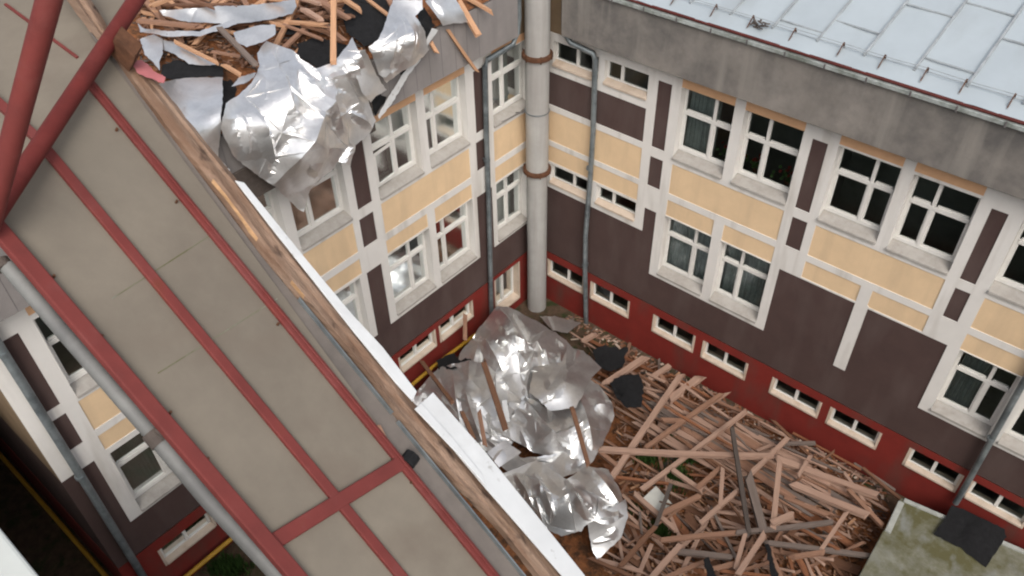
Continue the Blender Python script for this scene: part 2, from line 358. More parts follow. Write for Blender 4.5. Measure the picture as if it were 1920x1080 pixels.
for a, b_ in ((3.79, 4.98), (5.2, 6.42), (7.09, 8.25), (8.45, 9.6), (10.29, 11.45), (11.65, 12.8)):
    Rr.append((a, b_, 7.78, 7.96, 'peach', wh - .004))
Rup = [(3.79, 4.98, ZU, WT, .60), (5.20, 6.41, ZU, WT, .40), (7.09, 8.25, ZU - .03, WT - .04, .60), (8.46, 9.59, ZU - .05, WT - .06, .40), (10.29, 11.45, ZU - .06, WT - .08, .6), (11.65, 12.8, ZU - .06, WT - .08, .4)]
Rlo = [(3.79, 4.99, ZG, WG, .62), (5.22, 6.41, ZG, WG, .41), (10.31, 11.38, ZG, WG, .6), (11.60, 12.7, ZG, WG, .4)]
Rst = [(.52, 1.75, 7.22, WT, .5), (1.91, 3.01, 7.24, WT, .36), (.48, 1.72, 4.02, WG, .55), (1.88, 3.01, 4.04, WG, .40)]
Rba = [(.48, 1.62, .95, 1.48, .55), (1.93, 3.07, .95, 1.48, .5), (3.88, 5.0, .96, 1.48, .5), (5.31, 6.43, .97, 1.48, .5), (7.15, 8.27, 1.0, 1.48, .5), (8.56, 9.64, 1.0, 1.5, .5), (10.33, 11.36, 1.0, 1.52, .5), (11.6, 12.7, 1.0, 1.52, .5)]
facade(R_, Rr, [(w[0], w[1], w[2], w[3], 'white') for w in Rup + Rlo + Rst], 'wall', 0, 17, 1.73, 9.4)
facade(R_, [(0, 17, -.3, 1.73, 'red', .012)] + [(w[0] - .05, w[1] + .05, w[2] - .07, w[3], 'cream', .02) for w in Rba], [(w[0], w[1], w[2], w[3], 'cream') for w in Rba], 'plinth', 0, 17, -.3, 1.73)
for s0, s1, z0, z1, mu in Rup: window(R_, s0, s1, z0, z1, mu, TU - (ZU - z0))
for s0, s1, z0, z1, mu in Rlo: window(R_, s0, s1, z0, z1, mu, TG)
for s0, s1, z0, z1, mu in Rst: window(R_, s0, s1, z0, z1, mu, sill='cream', drop=.09, deep=.15)
for s0, s1, z0, z1, mu in Rba: window(R_, s0, s1, z0, z1, mu, sill='cream', drop=.04, deep=.13)
# ---- left wing: s runs along -Y from the corner
Lr = [(0, 12.41, 1.73, 4.55, 'brown', 0), (0, 12.41, 4.55, 7.96, 'white', wh),
      (.18, 1.64, 2.70, 4.6, 'white', wh), (0, 1.52, 5.19, 5.99, 'yellow', .004), (0, 1.52, 4.6, 5.02, 'yellow', .004),
      (1.68, 2.08, 6.22, 7.72, 'brown', 0), (1.68, 2.11, 5.24, 6.0, 'brown', 0),
      (2.33, 4.98, 5.20, 5.98, 'yellow', .004), (2.33, 3.54, 4.62, 5.02, 'yellow', .004), (3.77, 5.0, 4.66, 5.02, 'yellow', .004), (2.18, 5.21, 2.72, 4.6, 'white', wh),
      (5.18, 5.56, 6.16, 7.68, 'brown', 0), (5.2, 5.58, 5.2, 5.93, 'brown', 0),
      (5.74, 8.4, 5.2, 5.96, 'yellow', .004), (5.74, 7.0, 4.62, 5.02, 'yellow', .004), (7.2, 8.4, 4.62, 5.02, 'yellow', .004), (5.63, 8.6, 2.70, 4.6, 'white', wh),
      (8.6, 8.95, 6.12, 7.66, 'brown', 0), (8.6, 8.95, 5.15, 5.9, 'brown', 0),
      (9.05, 11.6, 5.14, 5.88, 'yellow', .004), (9.05, 10.2, 4.55, 4.98, 'yellow', .004), (10.42, 11.6, 4.55, 4.98, 'yellow', .004), (8.9, 11.83, 2.65, 4.6, 'white', wh),
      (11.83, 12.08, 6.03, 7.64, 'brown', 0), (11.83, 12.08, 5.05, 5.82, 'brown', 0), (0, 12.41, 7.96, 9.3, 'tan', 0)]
for a, b_ in ((2.33, 3.52), (3.74, 4.98), (5.74, 7.0), (7.22, 8.4), (9.05, 10.25), (10.4, 11.6), (.25, 1.5)):
    Lr.append((a, b_, 7.8, 7.96, 'peach', wh - .004))
Lup = [(.26, 1.51, ZU + .02, WT, .56), (2.33, 3.52, ZU, WT + .02, .68), (3.75, 4.98, ZU, WT + .02, .45), (5.75, 7.0, ZU - .03, WT, .62), (7.22, 8.4, ZU - .03, WT, .4), (9.05, 10.25, ZU - .1, WT - .06, .6), (10.42, 11.58, ZU - .12, WT - .08, .4)]
Llo = [(.36, 1.5, ZG - .02, WG, .5), (2.33, 3.55, ZG + .02, WG + .06, .68), (3.76, 5.01, ZG + .04, WG + .06, .4), (5.82, 7.05, ZG, WG, .62), (7.25, 8.4, ZG, WG, .4), (9.05, 10.25, ZG - .04, WG - .03, .6), (10.42, 11.58, ZG - .08, WG - .08, .35)]
Lba = [(2.6, 3.74, 1.02, 1.53, .55), (3.96, 5.12, 1.02, 1.53, .5), (5.9, 7.1, 1.0, 1.5, .5), (7.3, 8.4, 1.0, 1.5, .5), (9.1, 10.2, .95, 1.46, .5), (10.53, 11.64, .93, 1.42, .5)]
Ldr = [(.74, 1.66, .35, 1.6, .5)]
facade(L_, Lr, [(w[0], w[1], w[2], w[3], 'white') for w in Lup + Llo], 'wall', 0, 12.41, 1.73, 9.3)
facade(L_, [(0, 12.41, -.3, 1.73, 'red', .012)] + [(w[0] - .05, w[1] + .05, w[2] - .07, w[3], 'cream', .02) for w in Lba + Ldr], [(w[0], w[1], w[2], w[3], 'cream') for w in Lba + Ldr], 'plinth', 0, 12.41, -.3, 1.73)
for i, (s0, s1, z0, z1, mu) in enumerate(Lup):
    window(L_, s0, s1, z0, z1, mu, TU - (ZU - z0), open_sash={2: (4.36, .56, .12)}.get(i))
for i, (s0, s1, z0, z1, mu) in enumerate(Llo):
    window(L_, s0, s1, z0, z1, mu, TG - (ZG - z0), open_sash={6: (10.5, .42, 1.1)}.get(i))
for s0, s1, z0, z1, mu in Lba: window(L_, s0, s1, z0, z1, mu, sill='cream', drop=.04, deep=.14)
for s0, s1, z0, z1, mu in Ldr: window(L_, s0, s1, z0, z1, mu, sill='cream', drop=.05)
# end wall of the left wing, above the dark passage; its tan top has shade painted in
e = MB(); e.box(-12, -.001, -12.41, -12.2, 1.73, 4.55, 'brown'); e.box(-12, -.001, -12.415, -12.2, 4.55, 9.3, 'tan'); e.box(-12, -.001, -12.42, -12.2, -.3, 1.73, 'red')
e.build('end_wall', bld)
# rooms behind the glass
e = MB()
for P, ln in ((R_, 17), (L_, 12.1)):
    for z0, z1 in ((.1, 1.7), (1.75, 4.75), (4.8, 8.0)):
        e.face([P(.3, z0, -2.2), P(ln, z0, -2.2), P(ln, z1, -2.2), P(.3, z1, -2.2)], 'room')
        e.face([P(.3, z0, -2.2), P(ln, z0, -2.2), P(ln, z0, -.03), P(.3, z0, -.03)], 'room')
        e.face([P(.3, z1, -2.2), P(ln, z1, -2.2), P(ln, z1, -.03), P(.3, z1, -.03)], 'room')
        for x in (.3, 1.82, 3.4, 6.75, 9.9, 12.1, ln): e.face([P(x, z0, -2.2), P(x, z1, -2.2), P(x, z1, -.27), P(x, z0, -.27)], 'room')
e.build('rooms', bld)
# eaves boxes
e = MB(); e.box(1.06, 17, -.45, -.025, 8.22, 9.40, 'fascia'); e.build('fascia', bld, bevel=.01)
e = MB(); e.box(.025, .45, -12.75, -1.12, 8.27, 9.30, 'fascia_l')
s = 2.3
while s < 12.7:
    e.box(.4502, .4525, -s - .008, -s, 8.28, 9.29, 'joint'); s += .36 + rnd.uniform(-.04, .04)
e.build('fascia', bld)
e = MB(); e.box(1.03, 17, -.53, -.452, 9.33, 9.405, 'drip')
x = 1.6
while x < 16.5:
    e.box(x, x + .03, -.545, -.53, 9.31, 9.42, 'joint'); x += .72
e.build('eaves_gutter', bld, bevel=.012)
e = MB(); e.tube([(1.03, -.47, 9.44), (5, -.47, 9.445), (9, -.475, 9.44), (17, -.47, 9.44)], .028, 'darkred', 8); e.build('eaves_edge', bld)
# sheet roof of the right wing
def roof_pt(x, y, h=0.0): return Vector((x, y - h * math.sin(TH), 9.46 + (y + .48) * math.tan(TH) + h * math.cos(TH)))
TH = math.radians(15)
e = MB(); nx, ny = 60, 26
vi = len(e.v); k = e.mat('roofmetal')
for j in range(ny + 1):
    for i in range(nx + 1):
        x = 1.05 + 15.95 * i / nx; y = -.48 + 8.5 * j / ny
        h = .02 * math.sin(x * 5.1 + y * 2.2) * math.sin(y * 3.3 + x) + rnd.uniform(-.007, .007)
        e.v.append(tuple(roof_pt(x, y, h)))
for j in range(ny):
    for i in range(nx):
        a = j * (nx + 1) + i; e.f.append((a, a + 1, a + nx + 2, a + nx + 1)); e.mi.append(k)
xs = [1.6 + .822 * q for q in range(0, 19)]; xs = [5.47 - 1.66 * 2 - .0 + .828 * q for q in range(-1, 18)]
hz = {3: (.9, 2.4), 4: (.1, 1.6), 5: (.45, 2.0), 6: (1.3, 2.8), 7: (.2, 1.7), 8: (1.1, 2.6), 9: (.35, 1.9), 10: (1.4, 2.9)}
ribs = []
for q, x in enumerate(xs):
    if 1.1 < x < 16.9:
        e.bar(roof_pt(x, -.15, .022), roof_pt(x + .02, 7.9, .022), .035, .04, (0, 0, 1), 'seam')
    for yy in hz.get(int(round((x - 5.47) / .828)) + 4, (.6, 2.2)):
        if 1.1 < x < 16: e.bar(roof_pt(x + .03, yy, .016), roof_pt(x + .80, yy - .02, .016), .03, .02, (0, 0, 1), 'seam')
o = e.build('roof', bld, smooth=40)
e = MB()
e.face([(1.05, -.2, 9.2), (17, -.2, 9.2), (17, 8, 9.2), (1.05, 8, 9.2)], 'room'); e.face([(1.05, -.2, 8), (1.05, -.2, 9.6), (1.05, 8, 11.6), (1.05, 8, 8)], 'tan')
e.box(-8, 1.05, .02, .3, 7.9, 9.42, 'tan'); e.box(-8, 1.05, .3, 8, 9.3, 9.42, 'tan')
e.build('attic', bld)
# stripped roof deck of the left wing
def deck(x, y, h=0.0): return Vector((x + h * DECK_N.x, y, DECK_P.z + (DECK_P.x - x) * math.tan(math.radians(11)) + h))
e = MB()
e.hexa([(-.0, -12.7, 9.1), (-.0, -1.12, 9.1), (-9, -1.12, 10.8), (-9, -12.7, 10.8), deck(.45, -12.7, -.02), deck(.45, -1.12, -.02), deck(-9, -1.12, -.02), deck(-9, -12.7, -.02)], 'rot')
e.build('roof_deck', bld)

# ------------------------------------------------------------------ building the photo was taken from (its ledge shows in the corner)
nb = empty('neighbour_building', (5, -14.2, 0)); tag(nb, 'pale neighbouring building whose ledge edge cuts the bottom left corner', 'building')
def child(o, par):                           # parent while keeping world placement
    o.parent = par; o.matrix_parent_inverse = Matrix.Translation(par.location).inverted(); return o
e = MB(); e.box(-14, -.4, -14.4, -13.9, -.2, 9.2, 'greypaint'); e.box(-.4, 5, -14.4, -13.9, -.2, 6.5, 'greypaint'); e.box(5, 26, -14.4, -13.9, -.2, 13.2, 'greypaint'); child(e.build('wall'), nb)  # unseen wall, its stepped heights shaped to shade the passage and courtyard
e = MB(); e.box(-6, 10.2, -13.9, -13.52, 12.86, 13.0, 'greypaint'); child(e.build('ledge', bevel=.015), nb)
e = MB(); e.box(-14, -.4, -13.9, -12.42, 8.3, 9.2, 'tan'); e.box(-14, -10.5, -13.9, -12.42, 0, 8.3, 'tan'); child(e.build('added_passage_cover'), nb)  # unseen cover and back wall, added to keep the passage dark

# ------------------------------------------------------------------ flue, drainpipes, gas pipe
fl = empty('flue_pipe', (.42, -.45, 0)); tag(fl, 'tall thick grey flue pipe with rusty collars in the courtyard corner', 'pipe')
fx, fy = .42, -.45
e = MB()
e.tube([(fx, fy, 0), (fx, fy, 4.62)], .255, 'flue', 32); e.tube([(fx, fy, 4.62), (fx, fy, 7.62)], .27, 'flue', 32); e.tube([(fx, fy, 7.62), (fx, fy, 13)], .275, 'flue', 32)
child(e.build('shaft', smooth=40), fl)
for z in (4.6, 7.6):
    e = MB(); e.tube([(fx, fy, z - .05), (fx, fy, z - .045), (fx, fy, z + .03), (fx, fy, z + .05)], [.30, .345, .345, .30], 'rust', 32)
    c = child(e.build('collar', smooth=40), fl)
    for q in range(6):
        a = q * math.pi / 3 + .4; b_ = MB(); b_.tube([(fx + .33 * math.cos(a), fy + .33 * math.sin(a), z - .08), (fx + .33 * math.cos(a), fy + .33 * math.sin(a), z + .09)], .014, 'rust', 6)
        bo = b_.build('bolt', c)
e = MB(); e.tube([(fx + .285 * math.cos(q * math.pi / 12), fy + .285 * math.sin(q * math.pi / 12), 6.22) for q in range(25)], .012, 'zinc', 6)
e.tube([(fx - .2, fy - .2, 6.22), on_x(940, 229, .05)], .010, 'joint', 6); e.tube([(fx - .1, fy - .27, 6.24), on_x(967, 211, .05)], .010, 'joint', 6)
child(e.build('stay_wire'), fl)

def drain(pts, r, label, brackets=()):
    base = pts[-1]; root = empty('drainpipe', base); tag(root, label, 'drainpipe')
    e = MB(); e.tube(pts, r, 'zinc', 14); child(e.build('pipe', smooth=50), root)
    for p, n in brackets:
        e = MB(); e.tube([Vector(p) - Vector((0, 0, .03)), Vector(p) + Vector((0, 0, .03))], r + .014, 'zinc', 14); e.bar(p, Vector(p) + Vector(n), .03, .03, (0, 0, 1), 'zinc')
        child(e.build('bracket', smooth=50), root)
    return root
def yR(u, v, o=.12): return on_y(u, v, -o)
def xL(u, v, o=.12): return on_x(u, v, o)
top = on_y(1058, 40, -.3)
drain([Vector((top.x, -.3, 9.4)), Vector((top.x, -.3, 8.5)), on_y(1058, 62, -.3), on_y(1070, 80, -.26), on_y(1112, 100, -.15), yR(1116, 112), yR(1112, 250), yR(1107, 330), yR(1098, 440), yR(1097, 500), yR(1099, 620)], .062,
      'zinc drainpipe on the right wing just right of the thick flue pipe', [(yR(1105, 315), (0, .12, 0)), (yR(1097, 497), (0, .12, 0))])
top = on_x(972, 20, .32)
drain([Vector((.32, top.y, 9.2)), Vector((.32, top.y, 8.6)), on_x(970, 62, .32), on_x(962, 84, .28), on_x(914, 112, .15), xL(909, 124), xL(912, 250), xL(917, 400), xL(921, 575), Vector((.12, xL(921, 575).y, .1))], .062,
      'zinc drainpipe on the left wing just left of the thick flue pipe', [(xL(913, 300), (-.12, 0, 0))])
pt = yR(1918, 719, .13); pb = yR(1800, 930, .13)
drain([Vector((pt.x, -.13, 8.2)), pt, pb, Vector((pb.x, -.13, .78))], .06, 'dark drainpipe at the right edge running down behind the mossy concrete canopy', [(yR(1858, 822, .13), (0, .12, 0))])
pt = xL(2, 655, .13); pb = xL(268, 1080, .13)
drain([Vector((.13, pt.y, 8.25)), pt, xL(150, 890, .13), pb, Vector((.13, pb.y, .1))], .07, 'blue grey drainpipe at the far end of the left wing beside the dark passage', [(xL(150, 893, .13), (-.12, 0, 0)), (xL(4, 662, .13), (-.12, 0, 0))])
e = MB(); e.tube([Vector((.14, -12.35, .3)), Vector((.14, -9, .34)), xL(814, 686, .14), Vector((.14, -2.2, .4))], .05, 'yellowpipe', 12)
e.tube([Vector((.14, -12.35, .3)), Vector((-.1, -12.55, .3)), Vector((-7, -12.55, .5))], .05, 'yellowpipe', 12)
tag(e.build('gas_pipe', smooth=50), 'yellow gas pipe along the foot of the left wing', 'pipe')

# ------------------------------------------------------------------ snow guard on the roof edge
sg = empty('snow_guard', (6, -.15, 9.5)); tag(sg, 'rusty wire snow guard on bent brackets along the eave of the pale sheet roof', 'snow guard')
for x in (1.9, 2.7, 3.5, 4.33, 5.07, 5.87, 6.74, 7.44, 8.13, 8.73, 9.44, 10.2, 11.0):
    e = MB(); yb = -.34
    e.bar(roof_pt(x, yb, .01), roof_pt(x, yb + .28, .01), .026, .010, (0, 0, 1), 'seam'); e.bar(roof_pt(x, yb + .26, .0), roof_pt(x + .01, yb + .22, .13), .03, .014, (0, 1, 0), 'rust')
    e.bar(roof_pt(x, yb + .02, .01), roof_pt(x, yb + .22, .11), .016, .012, (0, 0, 1), 'rust')
    child(e.build('bracket'), sg)
for h in (.05, .11):
    e = MB(); e.tube([roof_pt(1.3 + .4 * q, -.12, h + rnd.uniform(-.012, .012)) for q in range(30)], .006, 'seam', 5); child(e.build('wire'), sg)
e = MB()
for q in range(16):
    a = rnd.uniform(0, 6.3); p = roof_pt(5.22 + rnd.uniform(-.12, .12), -.2 + rnd.uniform(-.06, .06), rnd.uniform(.01, .09))
    e.bar(p, p + Vector((math.cos(a) * .1, math.sin(a) * .06, rnd.uniform(-.02, .05))), .035, .012, (0, 0, 1), 'w_dark')
tag(e.build('debris_clump'), 'small dark clump of debris caught on the snow guard', 'debris')

# ------------------------------------------------------------------ crumpled sheets
def coarse_net(poly, inside, step, aniso, fold, rg, ppm):
    """large flat facets of a crumpled sheet: scattered points, stretched along the fold direction, and their triangulation"""
    th = rg.uniform(0, math.pi) if fold is None else math.radians(fold)
    ax = np.array([math.cos(th), math.sin(th)]); ay = np.array([-ax[1], ax[0]])
    u0, v0 = poly.min(0) - step; u1, v1 = poly.max(0) + step
    P = []
    for _ in range(4000):
        q = np.array([rg.uniform(u0, u1), rg.uniform(v0, v1)])
        if all(((q - p) @ ax / (step * aniso)) ** 2 + ((q - p) @ ay / step) ** 2 > .7 for p in P): P.append(q)
    for q in ((u0 - 50, v0 - 50), (u1 + 50, v0 - 50), (u1 + 50, v1 + 50), (u0 - 50, v1 + 50)): P.append(np.array(q))
    vv, ee, ff, *_ = geometry.delaunay_2d_cdt([Vector(p) for p in P], [], [], 0, 1e-4)
    vv = np.array([tuple(p) for p in vv]); hh = rg.uniform(-1, 1, len(vv)) * step / ppm * .24
    inn = [inside(*p) for p in vv]; mp = {}; K = []
    for i, f in enumerate(inn):
        if f: mp[i] = len(K); K.append(vv[i])
    fine = []
    for _ in range(3000):                                        # a second, smaller set of dents
        q = np.array([rg.uniform(u0, u1), rg.uniform(v0, v1)])
        if all((q - p) @ (q - p) > (step * .42) ** 2 for p in fine): fine.append(q)
    for q in ((u0 - 50, v0 - 50), (u1 + 50, v0 - 50), (u1 + 50, v1 + 50), (u0 - 50, v1 + 50)): fine.append(np.array(q))
    v2, e2, f2, *_ = geometry.delaunay_2d_cdt([Vector(p) for p in fine], [], [], 0, 1e-4)
    v2 = np.array([tuple(p) for p in v2]); h2 = rg.uniform(-1, 1, len(v2)) * step / ppm * .05 * (rg.uniform(0, 1, len(v2)) < .55)
    return dict(th=th, P=K, E=[(mp[a], mp[b]) for a, b in ee if a in mp and b in mp], V=vv, F=ff, H=hh, V2=v2, F2=f2, H2=h2)
def pl_interp(P, V, F, H):
    out = np.zeros(len(P))
    for a, b, c in F:
        A, B, C = V[a], V[b], V[c]; d = (B[1] - C[1]) * (A[0] - C[0]) + (C[0] - B[0]) * (A[1] - C[1])
        if abs(d) < 1e-9: continue
        l1 = ((B[1] - C[1]) * (P[:, 0] - C[0]) + (C[0] - B[0]) * (P[:, 1] - C[1])) / d
        l2 = ((C[1] - A[1]) * (P[:, 0] - C[0]) + (A[0] - C[0]) * (P[:, 1] - C[1])) / d
        m_ = (l1 >= -1e-6) & (l2 >= -1e-6) & (l1 + l2 <= 1 + 1e-6)
        out[m_] = l1[m_] * H[a] + l2[m_] * H[b] + (1 - l1[m_] - l2[m_]) * H[c]
    return out
def facet_height(P2, CO, c2, rg, seed):
    h = pl_interp(P2, CO['V'], CO['F'], CO['H']) + pl_interp(P2, CO['V2'], CO['F2'], CO['H2'])
    a = rg.uniform(0, 6, 4)
    return h + .005 * np.sin(c2[:, 0] * 7 + a[0] + 2 * np.sin(c2[:, 1] * 4 + a[1])) + .0015 * np.sin(c2[:, 1] * 15 + a[2] + 2 * np.sin(c2[:, 0] * 9 + a[3]))
def tri(x): return 2 * np.abs(2 * (x - np.floor(x + 0.5))) - 1
def sheet(name, label, cat, outline, mname, amp=1.0, sp=5.0, seed=1, inner=(), group=None, rag=.9, thick=.004, smooth=6, lift=0.0, facet=.72, aniso=2.0, fold=None, ridges=(), pinches=None):
    """outline: (u, v, world point) control points of a torn sheet; it is filled, creased and given thickness"""
    rg = np.random.RandomState(seed)
    ctl = [(u, v, (p - CAM).length) for u, v, p in list(outline) + list(inner)]
    cu = np.array([c[0] for c in ctl]); cv = np.array([c[1] for c in ctl]); ct = np.array([c[2] for c in ctl])
    poly = []
    n = len(outline)
    for i in range(n):
        a, b = outline[i], outline[(i + 1) % n]; L = math.hypot(b[0] - a[0], b[1] - a[1]); k = max(1, int(L / (sp * 1.4)))
        for q in range(k):
            t = q / k; j = rag if q else 0
            poly.append((a[0] + (b[0] - a[0]) * t + rg.uniform(-j, j), a[1] + (b[1] - a[1]) * t + rg.uniform(-j, j)))
    pu = np.array(poly)
    u0, v0 = pu.min(0); u1, v1 = pu.max(0)
    def inside(x, y):
        c = False; j = len(poly) - 1
        for i in range(len(poly)):
            if (poly[i][1] > y) != (poly[j][1] > y) and x < (poly[j][0] - poly[i][0]) * (y - poly[i][1]) / (poly[j][1] - poly[i][1]) + poly[i][0]: c = not c
            j = i
        return c
    pts = list(poly)
    y = v0
    while y < v1:
        x = u0
        while x < u1:
            a, b = x + rg.uniform(-.4, .4) * sp, y + rg.uniform(-.4, .4) * sp
            if inside(a, b) and np.min((pu[:, 0] - a) ** 2 + (pu[:, 1] - b) ** 2) > (sp * .55) ** 2: pts.append((a, b))
            x += sp
        y += sp * .9
    ppm = FPX / float(np.mean(ct))                               # pixels per metre at the sheet
    CO = coarse_net(pu, inside, facet * ppm, aniso, fold, rg, ppm)
    base = len(pts); pts += [tuple(q) for q in CO['P']]
    cons = [(base + a, base + b) for a, b in CO['E']]
    # pinched folds: straight creases that fade out towards both ends, some placed, the rest scattered
    area = 0.5 * abs(sum(pu[i][0] * pu[i - 1][1] - pu[i - 1][0] * pu[i][1] for i in range(len(pu)))) / ppm ** 2
    RG = [((a, b), (c, d), h, wl, wr) for a, b, c, d, h, wl, wr in ridges]
    npin = int(area * 5) if pinches is None else pinches
    f0 = CO['th']
    for _ in range(npin):
        q = (rg.uniform(u0, u1), rg.uniform(v0, v1))
        if not inside(*q): continue
        th = f0 + rg.normal(0, .55); L = rg.uniform(.25, .8) * ppm; dx, dy = math.cos(th) * L / 2, math.sin(th) * L / 2
        hh_ = rg.uniform(.03, .09) * rg.choice((1, 1, -1)); ww_ = rg.uniform(.06, .22)
        RG.append(((q[0] - dx, q[1] - dy), (q[0] + dx, q[1] + dy), hh_, ww_ * rg.uniform(.4, 1.2), ww_ * rg.uniform(.4, 1.2)))
    for a, b, *_r in RG:
        prev = None
        for q in range(25):
            p = (a[0] + (b[0] - a[0]) * q / 24, a[1] + (b[1] - a[1]) * q / 24)
            if inside(*p) and np.min((pu[:, 0] - p[0]) ** 2 + (pu[:, 1] - p[1]) ** 2) > 4:
                pts.append(p)
                if prev is not None: cons.append((prev, len(pts) - 1))
                prev = len(pts) - 1
            else: prev = None
    vs_, ed, fc, *_ = geometry.delaunay_2d_cdt([Vector(p) for p in pts], cons, [list(range(len(poly)))], 1, 1e-4)
    P2 = np.array([tuple(p) for p in vs_])
    cp = np.stack([cu, cv], 1) / 100.0; K = len(cp)              # thin-plate surface through the control points
    def tps(a, b):
        r2 = ((a[:, None] - b[None]) ** 2).sum(2) + 1e-9; return r2 * np.log(r2)
    A = np.zeros((K + 3, K + 3)); A[:K, :K] = tps(cp, cp) + np.eye(K) * .06; A[:K, K] = 1; A[:K, K + 1:] = cp; A[K:, :K] = A[:K, K:].T
    sol = np.linalg.solve(A, np.r_[ct, 0, 0, 0])
    T = tps(P2 / 100.0, cp) @ sol[:K] + sol[K] + (P2 / 100.0) @ sol[K + 1:]
    T = np.clip(T, ct.min() - .3, ct.max() + .3)
    W = np.array([tuple(CAM + ray(u, v) * t) for (u, v), t in zip(P2, T)])
    mean = W.mean(0); q = W - mean
    _, _, Vt = np.linalg.svd(q, full_matrices=False); nrm = Vt[2]
    if nrm @ (np.array(CAM) - mean) < 0: nrm = -nrm
    c2 = q @ Vt[:2].T
    H = amp * facet_height(P2, CO, c2, rg, seed)
    for a, b, h_, wl, wr in RG:
        A = np.array(a); B = np.array(b); L = np.linalg.norm(B - A); ex = (B - A) / L; ey = np.array([-ex[1], ex[0]])
        t = ((P2 - A) @ ex) / L; d = ((P2 - A) @ ey) / ppm
        env = np.clip(np.sin(np.clip(t, 0, 1) * math.pi), 0, 1) ** .7
        w_ = np.where(d < 0, wl, wr) * (.35 + .65 * env)
        H += amp * h_ * env * np.clip(1 - np.abs(d) / w_, 0, 1)
    W = W + nrm * (H + lift)[:, None]
    cen = W.mean(0)
    me = bpy.data.meshes.new(name); me.from_pydata([tuple(p - cen) for p in W], [], [list(f) for f in fc])
    me.materials.append(M[mname]); me.polygons.foreach_set('use_smooth', [True] * len(me.polygons)); me.set_sharp_from_angle(angle=math.radians(smooth)); me.update()
    o = bpy.data.objects.new(name, me); COL.objects.link(o); o.location = tuple(cen)
    if label: tag(o, label, cat, group)
    return o
def D(u, v, h=0.0): return (u, v, on_deck(u, v, h))
def X(u, v, x): return (u, v, on_x(u, v, x))
def Z(u, v, z): return (u, v, on_z(u, v, z))

# ---- on the left wing's roof
ROOFG = 'torn sheet metal on the stripped roof'
sheet('metal_sheet', 'big crumpled sheet of bright metal hanging over the eave of the left wing', 'metal sheet',
      [X(412, 241, .62), X(423, 194, .50), D(448, 176, .25), D(469, 156, .3), D(482, 123, .35), D(480, 100, .35), D(503, 76, .4), D(545, 92, .4), D(573, 113, .35), D(597, 128, .3), D(628, 117, .3), D(650, 88, .3), D(659, 70, .3), D(680, 105, .3), X(690, 148, .50),
       X(696, 190, .62), X(705, 226, .66), X(690, 253, .7), X(663, 272, .75), X(655, 311, .8), X(636, 303, .8), X(604, 335, .8), X(585, 356, .85), X(572, 398, .9), X(562, 393, .85), X(519, 352, .8), X(480, 325, .75), X(441, 292, .7)],
      'foil_roof', amp=1.25, seed=11, fold=66, facet=.30, aniso=4.0, pinches=22, ridges=[(628, 160, 508, 352, .30, .75, .16), (505, 95, 545, 215, .12, .12, .25), (470, 190, 520, 300, .10, .10, .2), (590, 150, 640, 250, .10, .12, .2), (560, 130, 600, 215, -.10, .12, .12), (640, 130, 690, 240, .12, .1, .2), (450, 210, 470, 290, .08, .1, .1)], inner=[X(560, 250, 1.0), X(500, 230, .85), X(600, 210, .85), X(540, 160, .62), X(548, 300, .98), X(620, 250, .82)], sp=4.5)
sheet('metal_sheet', 'smooth white metal sheet beside the wooden edge beam on the left wing roof', 'metal sheet',
      [X(296, 155, .2), D(330, 148, .2), D(420, 143, .2), X(416, 200, .46), X(408, 290, .55), X(403, 318, .6), X(378, 290, .6), X(330, 215, .55)], 'foil_roof', amp=.5, seed=5, sp=5)
sheet('metal_sheet', 'curled metal sheet folded over the eave right of the big hanging sheet', 'metal sheet',
      [D(735, 0, .5), D(788, 0, .5), D(789, 18, .4), D(775, 31, .35), X(793, 60, .5), X(803, 93, .6), X(776, 121, .62), X(750, 133, .62), X(721, 156, .62), X(708, 140, .6), X(697, 110, .55), D(688, 88, .3), D(705, 75, .35), D(717, 50, .4)],
      'foil_roof', amp=1.2, seed=23, fold=105, facet=.25, aniso=3.5, pinches=9, ridges=[(755, 30, 762, 118, .14, .25, .1), (735, 45, 722, 130, .1, .1, .14)], inner=[X(755, 75, .8), X(745, 110, .75)], sp=4.5)
sheet('metal_sheet', 'small torn metal flap under the two tan laths at the top of the grey fascia', 'metal sheet',
      [D(789, 8, .3), D(800, 0, .3), D(850, 0, .2), X(866, 22, .5), X(877, 43, .55), X(850, 47, .52), X(822, 54, .5), D(808, 35, .2)], 'foil_roof', amp=1.0, seed=31, sp=4)
sheet('metal_sheet', 'narrow crumpled strip of metal between the hanging sheet and the curled sheet', 'metal sheet',
      [D(655, 95, .3), D(684, 93, .35), X(700, 135, .55), X(719, 165, .6), X(722, 168, .6), X(703, 180, .66), X(694, 192, .68), X(680, 175, .7), X(668, 140, .6)], 'foil_roof', amp=1.2, seed=37, sp=4)
sheet('metal_sheet', 'long flat grey and white metal panel lying across the top of the roof debris', 'metal sheet',
      [D(298, 17, .5), D(380, 12, .5), D(460, 6, .5), D(553, -4, .5), D(556, 10, .45), D(548, 24, .42), D(500, 33, .4), D(471, 38, .4), D(431, 42, .4), D(340, 38, .4), D(305, 27, .42)], 'foil', amp=.45, seed=41, sp=5)
sheet('metal_sheet', 'bent pale metal gutter strip crossing the roof debris', 'metal sheet',
      [D(257, 40, .3), D(270, 52, .3), D(310, 60, .32), D(376, 66, .35), D(410, 52, .4), D(440, 38, .4), D(444, 47, .38), D(412, 62, .36), D(378, 75, .32), D(310, 70, .3), D(262, 58, .28)], 'foil_roof', amp=.5, seed=43, sp=4)
sheet('metal_sheet', 'pale blue grey sheet lying on black paper near the pink cloth', 'metal sheet',
      [D(302, 72, .25), D(330, 78, .27), D(372, 98, .27), D(411, 120, .22), D(380, 121, .2), D(353, 118, .2), D(325, 98, .22), D(303, 90, .2)], 'foil', amp=.3, seed=47, sp=4)
